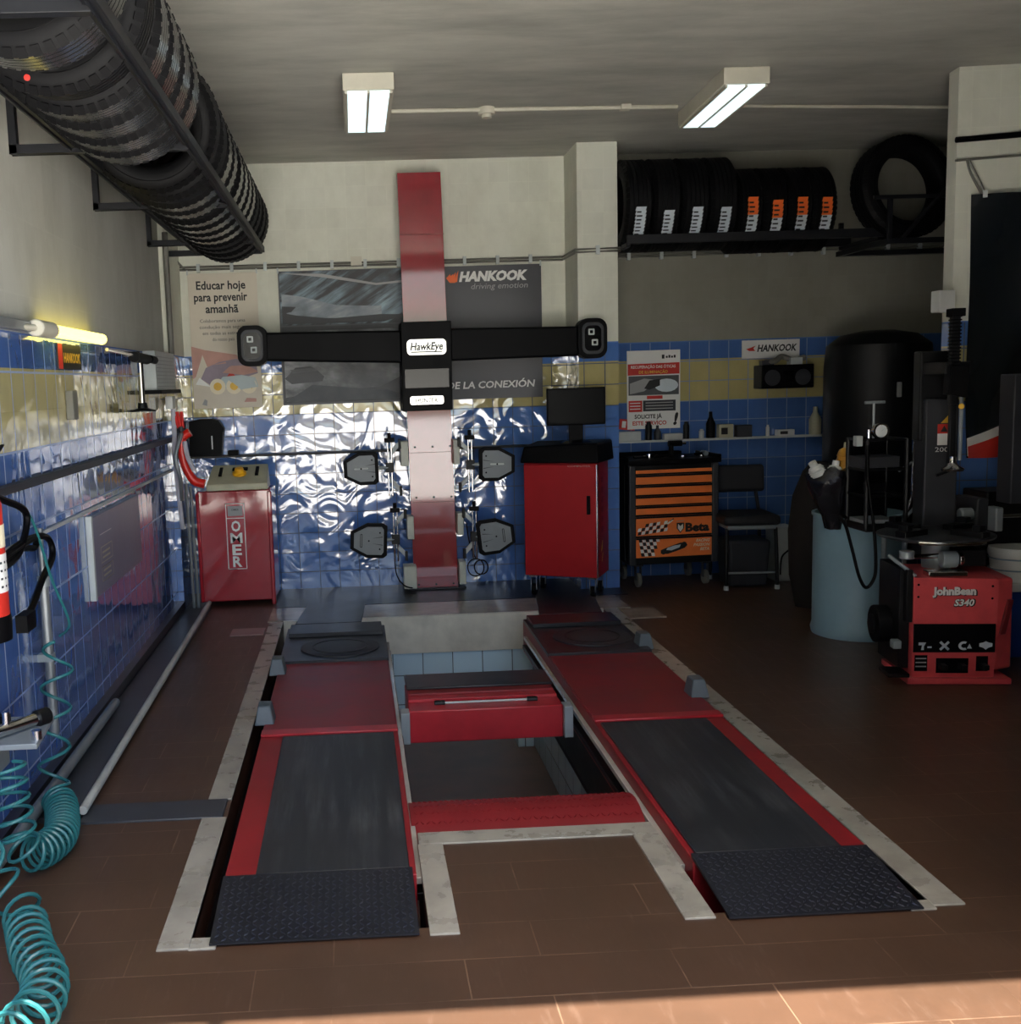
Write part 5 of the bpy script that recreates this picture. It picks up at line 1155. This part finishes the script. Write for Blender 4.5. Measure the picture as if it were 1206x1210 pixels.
q = MB(); q.box(2.985, 3.15, 5.46, 5.62, .53, 1.37, 'dark_grey'); q.box(2.965, 3.16, 5.5, 5.6, 1.15, 1.62, 'black_metal'); cl = q.build('column', t, .008, world=True); cl.location.x -= .08
q = MB(); q.T = frame((0, 5.4595, 0), (1,0,0), (0,0,1)); q.flat([(3.045, 1.13), (3.11, 1.13), (3.11, 1.19), (3.045, 1.19)], .001, 'white_print'); q.flat([(3.045, 1.19), (3.11, 1.19), (3.11, 1.24), (3.045, 1.24)], .001, 'red_print'); q.flat([(3.06, 1.245), (3.11, 1.245), (3.11, 1.3)], .001, 'yellow_print')
q.flat([(3.06, 1.2), (3.095, 1.2), (3.078, 1.232)], .0015, 'black_print'); q.text('2000', 3.035, 1.095, .035, 'white_print', h=.001, w=.09); q.build('warning_sticker', cl, world=True)
q = MB(); q.box(2.96, 3.0, 5.19, 5.23, 1.35, 1.8, 'black_metal')
for k in range(22): q.box(2.955, 3.005, 5.185, 5.235, 1.42+k*.017, 1.428+k*.017, 'black_plastic')
q.box(2.95, 3.015, 5.17, 5.25, 1.78, 1.82, 'black_plastic'); q.box(2.965, 2.995, 5.195, 5.225, 1.05, 1.4, 'black_metal'); q.cyl((3.018, 5.2, 1.07), (3.018, 5.2, 1.4), .01, 'grey_metal', n=8)
q.box(2.94, 3.06, 5.21, 5.52, 1.5, 1.56, 'black_metal')
q.build('tool_arm', t, .004, world=True).location.x -= .04
q = MB(); q.hexa([(2.945, 5.17, 1.4), (3.035, 5.17, 1.38), (3.035, 5.25, 1.38), (2.945, 5.25, 1.4), (2.95, 5.17, 1.54), (3.04, 5.17, 1.54), (3.04, 5.25, 1.54), (2.95, 5.25, 1.54)], 'black_plastic'); q.cyl((3.005, 5.16, 1.34), (3.005, 5.17, 1.34), .015, 'yellow_print', n=12); q.build('arm_carriage', t, .01, world=True).location.x -= .04
q = MB(); q.T = loc(2.985, 5.2, 1.03); q.lathe([(0, -.012), (.05, -.012), (.055, 0), (.03, .014), (.018, .03), (.018, .06), (0, .06)], 'chrome', 20); q.T = Matrix.Identity(4); q.cyl((2.985, 5.18, 1.03), (2.9, 5.17, 1.0), .009, 'black_metal', n=8); q.build('mount_head', t, world=True).location.x -= .04
pv = Matrix.Translation((2.69, 4.95, 0)); mw = pv @ rot(R(-9), 'Z') @ pv.inverted() @ ROOTM['tyre_changer']
bpy.data.objects['tyre_changer'].matrix_world = mw; bpy.data.objects['tyre_changer'].location = mw.to_translation(); bpy.data.objects['tyre_changer'].rotation_euler = (0, 0, R(-9))
q = B(3.25, 3.34, 5.8, 5.89, 1.835, 1.955, 'white_plastic'); o = q.build('switch_box', bevel=.006); tag(o, 'pale switch box on the pillar edge above the machine arm', 'electric box')
# ------------------------------------------------------------------ far right machine, pail, dark banner
q = MB(); q.keep = True; q.fn = None
q.T = loc(3.378, 5.9, 0) @ rot(R(-6), 'Z') @ frame((0, -.03, 0), (1,0,0), (0,0,1))
def wv(p): return p
q.grid(.07, 1.4, 1.02, 2.47, 0, 'banner_dark', 14, 14)
def band(pts0, pts1, h, mt):
    def at(P, x):
        for (xa, za), (xb, zb) in zip(P, P[1:]):
            if xa <= x <= xb: return za + (zb-za)*(x-xa)/(xb-xa)
    xs = [.07 + k*1.33/48 for k in range(49)]; xs[-1] = 1.4
    v_ = [(x, at(pts0, x), h) for x in xs] + [(x, at(pts1, x), h) for x in xs]
    q.add(v_, [(k, k+1, 49+k+1, 49+k) for k in range(48)], mt)
band([(.07, 1.03), (1.4, 1.03)], [(.07, 1.13), (.3, 1.22), (.6, 1.27), (1.4, 1.28)], .012, 'white_print')
band([(.07, 1.02), (1.4, 1.02)], [(.07, 1.085), (.3, 1.165), (.6, 1.2), (1.4, 1.21)], .02, 'red_print')
for x in (.13, 1.38): q.box(x-.01, x+.01, 2.45, 2.49, .002, .006, 'grey_light')
for i, p in enumerate(q.v): 
    d = .02*sin(p.x*6+p.z*3)+.016*sin(p.x*17-p.z*5); q.v[i] = p + Vector((0, d-.02, 0))
o = q.build('dark_banner'); tag(o, 'glossy black banner with red and white foot on the right pillar', 'banner')
BK = lambda p: (p.x*1.05, p.y*1.05, 1.55+(p.z-1.55)*1.05)
t = thing('wheel_balancer', 'dark machine with a grey post and blue cabinet at the right picture edge', 'wheel balancer', (3.57, 5.46, 0))
q = MB(); q.fn = BK; q.box(3.2, 3.8, 5.05, 5.38, .0738, .42, 'blue_paint'); q.build('cabinet_body', t, .01, world=True)
q = MB(); q.fn = BK; q.box(3.17, 3.82, 5.0, 5.42, .42, .46, 'white_plastic'); q.build('tray', t, .008, world=True)
q = MB(); q.fn = BK; q.box(3.235, 3.42, 5.08, 5.2, .85, 1.49, 'dark_grey'); q.build('post', t, .006, world=True)
q = MB(); q.fn = BK; q.box(3.19, 3.6, 5.2, 5.42, .62, .9, 'black_metal'); q.box(3.08, 3.14, 5.1, 5.3, .64, .88, 'dark_grey'); q.box(3.14, 3.18, 5.04, 5.12, .72, .84, 'grey_metal'); q.cyl((3.02, 5.15, .8), (3.1, 5.15, .8), .03, 'grey_metal', n=14); q.cyl((3.18, 5.1, .79), (3.5, 5.1, .79), .012, 'chrome', n=10); q.box(3.2, 3.6, 5.3, 5.42, .46, .62, 'black_metal'); q.build('spindle_head', t, .008, world=True)
t = thing('pail', 'white paint pail with pale blue bands, on the balancer tray', 'pail', (3.455, 5.38, .408))
q = MB(); q.fn = BK; q.T = loc(3.29, 5.12, .462); q.lathe([(0, 0), (.1, 0), (.112, .13), (.112, .14), (0, .14)], 'white_plastic', 28); q.build('bucket', t, world=True)
q = MB(); q.fn = BK; q.T = loc(3.29, 5.12, .6); q.lathe([(.118, -.01), (.12, .01), (.115, .03), (.09, .032), (0, .03)], 'white_plastic', 28); q.build('lid', t, world=True)
for z in (.52, .575): 
    q = MB(); q.fn = BK; q.T = loc(3.29, 5.12, z); q.tube([(.113*cos(2*pi*k/28), .113*sin(2*pi*k/28), 0) for k in range(28)], .004, 'streak_blue', 6, closed=True); q.build('band', t, world=True)

# ------------------------------------------------------------------ left wall
t = thing('inspection_lamp', 'lit yellow tube lamp mounted along the left wall above the tiles', 'wall lamp', (-1.24, 4.8, 1.8))
q = MB(); q.cyl((-1.22, 4.4, 1.805), (-1.22, 5.3, 1.805), .026, 'lamp_yellow', n=16); q.T = loc(-1.22, 5.45, 1.805); q.lathe([(.026, 0), (.02, .0), (0, .0)], 'lamp_yellow', 12) if 0 else None; q.build('tube', t, .01, world=True)
q = MB(); q.cyl((-1.22, 4.2, 1.805), (-1.22, 4.42, 1.805), .034, 'lamp_body', n=16); q.build('handle', t, .006, world=True)
q = MB(); q.box(-1.275, -1.235, 3.0, 4.25, 1.79, 1.83, 'pipe_grey'); q.cyl((-1.25, 4.1, 1.805), (-1.22, 4.22, 1.805), .014, 'lamp_body', n=8); q.box(WL, -1.23, 4.28, 4.32, 1.79, 1.815, 'pipe_grey'); q.build('mounting_bar', t, .004, world=True)
q = MB(); q.keep = True; q.T = frame((WL+.003, 0, 0), (0,1,0), (0,0,1)); q.box(4.68, 5.07, 1.655, 1.765, 0, .006, 'black_print'); q.flat([(4.68, 1.655), (4.75, 1.655), (4.75, 1.765), (4.68, 1.765)], .007, 'red_print'); q.text('HANKOOK', 4.77, 1.685, .06, 'yellow_print', h=.007, bold=.03, w=.28)
o = q.build('wall_sticker'); tag(o, 'small black sticker with a red end, beneath the yellow tube lamp', 'sign')
t = thing('tee_bracket', 'chrome upright with black arms on the left wall before the electric box', 'wall stand', (-1.22, 6.05, 1.43))
q = MB(); q.cyl((-1.2, 6.1, 1.44), (-1.2, 6.1, 1.73), .016, 'chrome', n=10); q.build('upright', t, world=True)
q = MB(); q.cyl((-1.2, 5.3, 1.755), (-1.2, 6.1, 1.74), .009, 'chrome', n=8); q.cyl((-1.2, 5.95, 1.735), (-1.2, 6.3, 1.73), .03, 'black_plastic', n=12); q.cyl((-1.2, 6.4, 1.735), (-1.2, 6.55, 1.73), .024, 'black_plastic', n=12); q.cyl((-1.2, 6.3, 1.735), (-1.2, 6.4, 1.735), .012, 'black_metal', n=8); q.cyl((WL, 6.1, 1.76), (-1.2, 6.1, 1.76), .012, 'black_metal', n=8); q.build('cross_arm', t, world=True)
q = MB(); q.T = loc(-1.2, 6.1, 1.43); q.lathe([(.075, 0), (.075, .006), (.03, .02), (.025, .05), (0, .05)], 'black_metal', 20); q.box(-.08, 0, -.02, .02, 0, .012, 'black_metal'); q.build('base_flange', t, world=True)
t = thing('wall_panel', 'framed glossy grey board standing off the blue left wall', 'board', (-1.25, 5.5, .58))
q = MB(); q.box(WL, -1.252, 5.0, 6.08, .575, .96, 'panel_grey'); q.T = frame((-1.252, 0, 0), (0,1,0), (0,0,1))
for k, (a, b, c, d) in enumerate([(5.12, 5.36, .86, .863), (5.12, 5.36, .72, .8), (5.12, 5.36, .63, .7)]):
    if k == 0: q.flat([(a, c), (b, c), (b, d), (a, d)], .001, 'white_print')
    else:
        for r_ in ((a, b, c, c+.004), (a, b, d-.004, d), (a, a+.006, c, d), (b-.006, b, c, d)): q.flat([(r_[0], r_[2]), (r_[1], r_[2]), (r_[1], r_[3]), (r_[0], r_[3])], .001, 'beige')
        for j in range(2): q.flat([(a+.03, c+.02+.025*j), (b-.05, c+.02+.025*j), (b-.05, c+.03+.025*j), (a+.03, c+.03+.025*j)], .001, 'beige')
q.build('board_face', t, .002, world=True)
q = MB(); q.box(WL, -1.25, 4.97, 5.0, .565, .97, 'grey_light'); q.build('edge_frame', t, .003, world=True)
# air line and shelf
q = MB(); q.box(WL, -1.245, 4.78, 4.86, 1.43, 1.56, 'cable_grey'); o = q.build('wall_socket', bevel=.004); tag(o, 'grey socket plate set in the yellow tile band on the left', 'socket')
t = thing('air_line', 'grey upright air pipe on the blue wall behind the extinguisher', 'pipe', (-1.24, 4.12, .2))
q = MB(); q.cyl((-1.24, 4.13, .2), (-1.24, 4.13, .82), .019, 'pipe_grey', n=12); q.cyl((-1.24, 4.13, .82), (-1.24, 4.13, 1.03), .011, 'pipe_grey', n=10); q.cyl((-1.24, 4.13, .8), (-1.24, 4.13, .84), .024, 'grey_metal', n=12); q.build('pipe_run', t, world=True)
q = MB(); q.box(WL, -1.22, 4.11, 4.15, .5, .53, 'grey_metal'); q.build('pipe_clip', t, world=True)
q = MB()
q.tube(smooth_path([(-1.2, 3.3, 1.27), (-1.2, 3.6, 1.2), (-1.2, 3.85, 1.12), (-1.2, 3.75, 1.0), (-1.2, 3.55, .97)]), .013, 'black_plastic', 8)
q.tube(smooth_path([(-1.2, 3.4, .98), (-1.21, 3.8, 1.02), (-1.21, 4.1, 1.0), (-1.2, 4.14, .92), (-1.19, 3.95, .86), (-1.17, 3.75, .8), (-1.16, 3.62, .78)]), .013, 'black_plastic', 8)
q.tube(smooth_path([(-1.2, 3.4, .95), (-1.21, 3.75, 1.0), (-1.21, 3.95, .98), (-1.2, 3.9, 1.02), (-1.2, 3.5, 1.0)]), .012, 'black_plastic', 8)
q.box(-1.18, -1.14, 3.58, 3.68, .74, .8, 'black_plastic')
o = q.build('rubber_hose', origin=(-1.2, 3.8, .98)); tag(o, 'black rubber hose looping beside the fire extinguisher', 'hose')
t = thing('fire_extinguisher', 'red fire extinguisher with white label at the left picture edge', 'fire extinguisher', (-1.14, 3.3, .72))
q = MB(); q.T = loc(-1.185, 3.3, .79); q.lathe([(0, 0), (.07, 0), (.08, .03), (.08, .42), (.065, .48), (.025, .52), (.02, .56), (0, .56)], 'red_print', 28); q.build('cylinder_body', t, world=True)
q = MB(); q.T = loc(-1.185, 3.3, .79); q.lathe([(.0, -.005), (.083, -.005), (.085, .06), (.081, .075)], 'black_plastic', 28); q.build('foot_ring', t, world=True)
q = MB(); q.T = loc(-1.185, 3.3, .79); q.lathe([(.081, .15), (.0815, .15), (.0815, .27), (.081, .27)], 'white_print', 28); q.lathe([(.0812, .29), (.0816, .29), (.0816, .36), (.0812, .36)], 'cream_print', 28)
for k in range(8):
    for j in range(4): 
        a = R(-80+k*14); q.add([(.0825*cos(a), .0825*sin(a), .165+j*.025), (.0825*cos(a+.12), .0825*sin(a+.12), .165+j*.025), (.0825*cos(a+.12), .0825*sin(a+.12), .172+j*.025), (.0825*cos(a), .0825*sin(a), .172+j*.025)], [(0,1,2,3)], 'dark_grey')
q.build('paper_label', t, world=True)
q = MB(); q.box(-1.22, -1.14, 3.28, 3.32, 1.34, 1.37, 'black_plastic'); q.hexa([(-1.18, 3.285, 1.37), (-1.1, 3.285, 1.37), (-1.1, 3.315, 1.37), (-1.18, 3.315, 1.37), (-1.18, 3.285, 1.38), (-1.08, 3.285, 1.4), (-1.08, 3.315, 1.4), (-1.18, 3.315, 1.38)], 'black_plastic'); q.box(WL, -1.19, 3.27, 3.33, 1.19, 1.22, 'black_plastic'); q.build('valve_handle', t, .004, world=True)
t = thing('tool_shelf', 'small steel wall shelf low on the blue left wall', 'shelf', (-1.2, 3.55, .39))
q = MB(); q.hexa([(WL, 3.41, .385), (-1.085, 3.41, .385), (-1.115, 3.72, .385), (WL, 3.72, .385), (WL, 3.41, .405), (-1.085, 3.41, .405), (-1.115, 3.72, .405), (WL, 3.72, .405)], 'grey_metal'); q.build('shelf_plate', t, .003, world=True)
q = MB(); q.box(WL, WL+.01, 3.44, 3.68, .25, .39, 'grey_metal'); q.build('wall_bracket', t, world=True)
q = MB(); q.cyl((-1.24, 3.46, .43), (-1.13, 3.62, .43), .022, 'chrome', n=12); q.cyl((-1.21, 3.5, .43), (-1.21, 3.5, .49), .012, 'chrome', n=10); q.cyl((-1.14, 3.6, .43), (-1.115, 3.64, .43), .03, 'black_metal', n=12); q.build('x')  if 0 else None
o = q.build('impact_wrench'); tag(o, 'chrome impact wrench lying on the low steel wall shelf', 'impact wrench')
q = MB(); q.cyl((-1.1, 3.46, .405), (-1.1, 3.46, .435), .018, 'chrome', n=12); o = q.build('socket'); tag(o, 'single chrome socket at the front edge of the wall shelf', 'socket')
q = MB(); q.cyl((-1.25, 3.6, .405), (-1.25, 3.6, .45), .022, 'black_metal', n=12); o = q.build('socket'); tag(o, 'dark socket at the back of the low wall shelf', 'socket')
# floor pipes along the wall
q = MB(); q.tube([(-1.045, 3.75, .03), (-1.08, 7.45, .03)], .017, 'pipe_white', 10); o = q.build('floor_pipe', origin=(-1.06, 5.6, 0)); tag(o, 'pale pipe along the floor at the left wall plinth', 'pipe')
q = MB(); q.tube([(-1.2, 2.4, .05), (-1.2, 5.0, .06)], .022, 'pipe_grey', 10); o = q.build('floor_pipe', origin=(-1.2, 3.6, 0)); tag(o, 'grey pipe hugging the left wall behind the coiled hoses', 'pipe')
# coiled hoses
def coil(name, path, r, turns, lab, tail=None, taper=None, org=(0,0,0)):
    P = smooth_path(path, 40); L = [0]
    for a, b in zip(P, P[1:]): L.append(L[-1] + (b-a).length)
    dens = taper or (lambda s: 1.)
    out = []; ph = 0; nrm = None
    cum = [0]
    for i in range(1, len(P)): cum.append(cum[-1] + dens(L[i]/L[-1])*(L[i]-L[i-1]))
    steps = int(turns*18)
    i = 0
    for k in range(steps+1):
        c = cum[-1]*k/steps
        while i < len(P)-2 and cum[i+1] < c: i += 1
        f = (c-cum[i])/max(1e-9, cum[i+1]-cum[i]); p = P[i].lerp(P[i+1], f); t_ = (P[i+1]-P[i]).normalized()
        if nrm is None:
            a_ = Vector((1,0,0)) if abs(t_.x) < .9 else Vector((0,1,0)); nrm = t_.cross(a_).normalized()
        nrm = (nrm - t_*nrm.dot(t_)).normalized(); bn = t_.cross(nrm); an = 2*pi*turns*k/steps
        out.append(p + (nrm*cos(an)+bn*sin(an))*r)
    q = MB(); q.tube(out, .0065, 'teal_hose', 7)
    if tail: q.tube(smooth_path(tail, 12), .0055, 'teal_hose', 6)
    o = q.build(name, origin=org); tag(o, lab, 'hose', 'coiled air hoses')
coil('coil_hose', [(-1.14, 3.93, .62), (-1.15, 3.85, .36), (-1.15, 3.78, .12), (-1.1, 3.68, .065), (-1.05, 3.45, .06), (-1.1, 3.28, .09), (-1.13, 3.27, .24), (-1.15, 3.3, .38)], .055, 27,
     'teal coiled air hose hanging in a U below the steel wall shelf', tail=[(-1.21, 3.7, 1.17), (-1.2, 3.9, 1.1), (-1.17, 4.0, .85), (-1.13, 4.05, .67), (-1.14, 3.95, .64)],
     taper=lambda s: .32 if s < .42 else (1.6 if s < .75 else .9), org=(-1.14, 3.6, .1))
coil('coil_hose', [(-1.14, 2.95, .28), (-1.1, 3.0, .14), (-1.02, 2.95, .065), (-.92, 2.72, .06), (-.84, 2.56, .06), (-.83, 2.42, .06), (-.9, 2.25, .06), (-1.0, 2.1, .06)], .056, 22,
     'teal coiled air hose lying on the floor nearest the camera', taper=lambda s: .6 if s < .3 else 1.4, org=(-.95, 2.6, .06))
q = MB(); q.box(WL, -1.24, 3.35, 3.62, 1.42, 1.68, 'white_plastic'); q.cyl((-1.24, 3.5, 1.52), (-1.22, 3.5, 1.52), .03, 'black_plastic', n=14); o = q.build('distribution_box', bevel=.006); tag(o, 'white distribution box at the left picture edge above the extinguisher', 'electric box')

# ------------------------------------------------------------------ light, world, camera
w = bpy.data.worlds.new('World'); SC.world = w; w.use_nodes = True
nt = w.node_tree; nt.nodes.clear()
out = nt.nodes.new('ShaderNodeOutputWorld'); bg = nt.nodes.new('ShaderNodeBackground'); sky = nt.nodes.new('ShaderNodeTexSky')
sky.sky_type = 'NISHITA'; sky.sun_disc = False; sky.sun_elevation = R(60); sky.sun_rotation = R(180); sky.air_density = 1.; sky.dust_density = 2.
bg.inputs[1].default_value = .24
nt.links.new(sky.outputs[0], bg.inputs[0]); nt.links.new(bg.outputs[0], out.inputs[0])
sl_ = bpy.data.lights.new('sun', 'SUN'); sl_.energy = 14.; sl_.angle = R(.6); sl_.color = (1, .95, .86)
so = bpy.data.objects.new('sun', sl_); COL.objects.link(so)
el = math.atan(2.95/.84); so.rotation_euler = Vector((cos(el)*math.tan(R(16)), cos(el), -sin(el))).to_track_quat('-Z', 'Y').to_euler(); so.location = (0, -5, 8)
pl = bpy.data.lights.new('doorway_portal', 'AREA'); pl.shape = 'RECTANGLE'; pl.size = 3.03; pl.size_y = 2.95; pl.cycles.is_portal = True
po = bpy.data.objects.new('doorway_portal', pl); COL.objects.link(po); po.location = (.235, YF+.22, 1.475); po.rotation_euler = Vector((0, 1, 0)).to_track_quat('-Z', 'Z').to_euler()

F, CX, YAW, PIT, ROLL = 1247.3, 466.0, .03535, .12232, .03294
fwd = Vector((sin(YAW)*cos(PIT), cos(YAW)*cos(PIT), -sin(PIT))); rgt = Vector((cos(YAW), -sin(YAW), 0)); dwn = fwd.cross(rgt)
r2 = rgt*cos(ROLL) + dwn*sin(ROLL); d2 = -rgt*sin(ROLL) + dwn*cos(ROLL)
cam = bpy.data.cameras.new('camera'); co = bpy.data.objects.new('camera', cam); COL.objects.link(co)
M = Matrix.Identity(4)
for i in range(3): M[i][0] = r2[i]; M[i][1] = -d2[i]; M[i][2] = -fwd[i]
M[2][3] = 1.55
co.matrix_world = M
cam.sensor_fit = 'HORIZONTAL'; cam.sensor_width = 36; cam.lens = F/1206*36; cam.shift_x = (603-CX)/1206; cam.shift_y = 0; cam.clip_start = .05
SC.camera = co
vs = SC.view_settings; vs.view_transform = 'Standard'; vs.look = 'None'; vs.gamma = 1; vs.use_curve_mapping = False; vs.exposure = 1.12
SC.cycles.use_denoising = True
SC.cycles.max_bounces = 10; SC.cycles.diffuse_bounces = 6; SC.cycles.glossy_bounces = 4
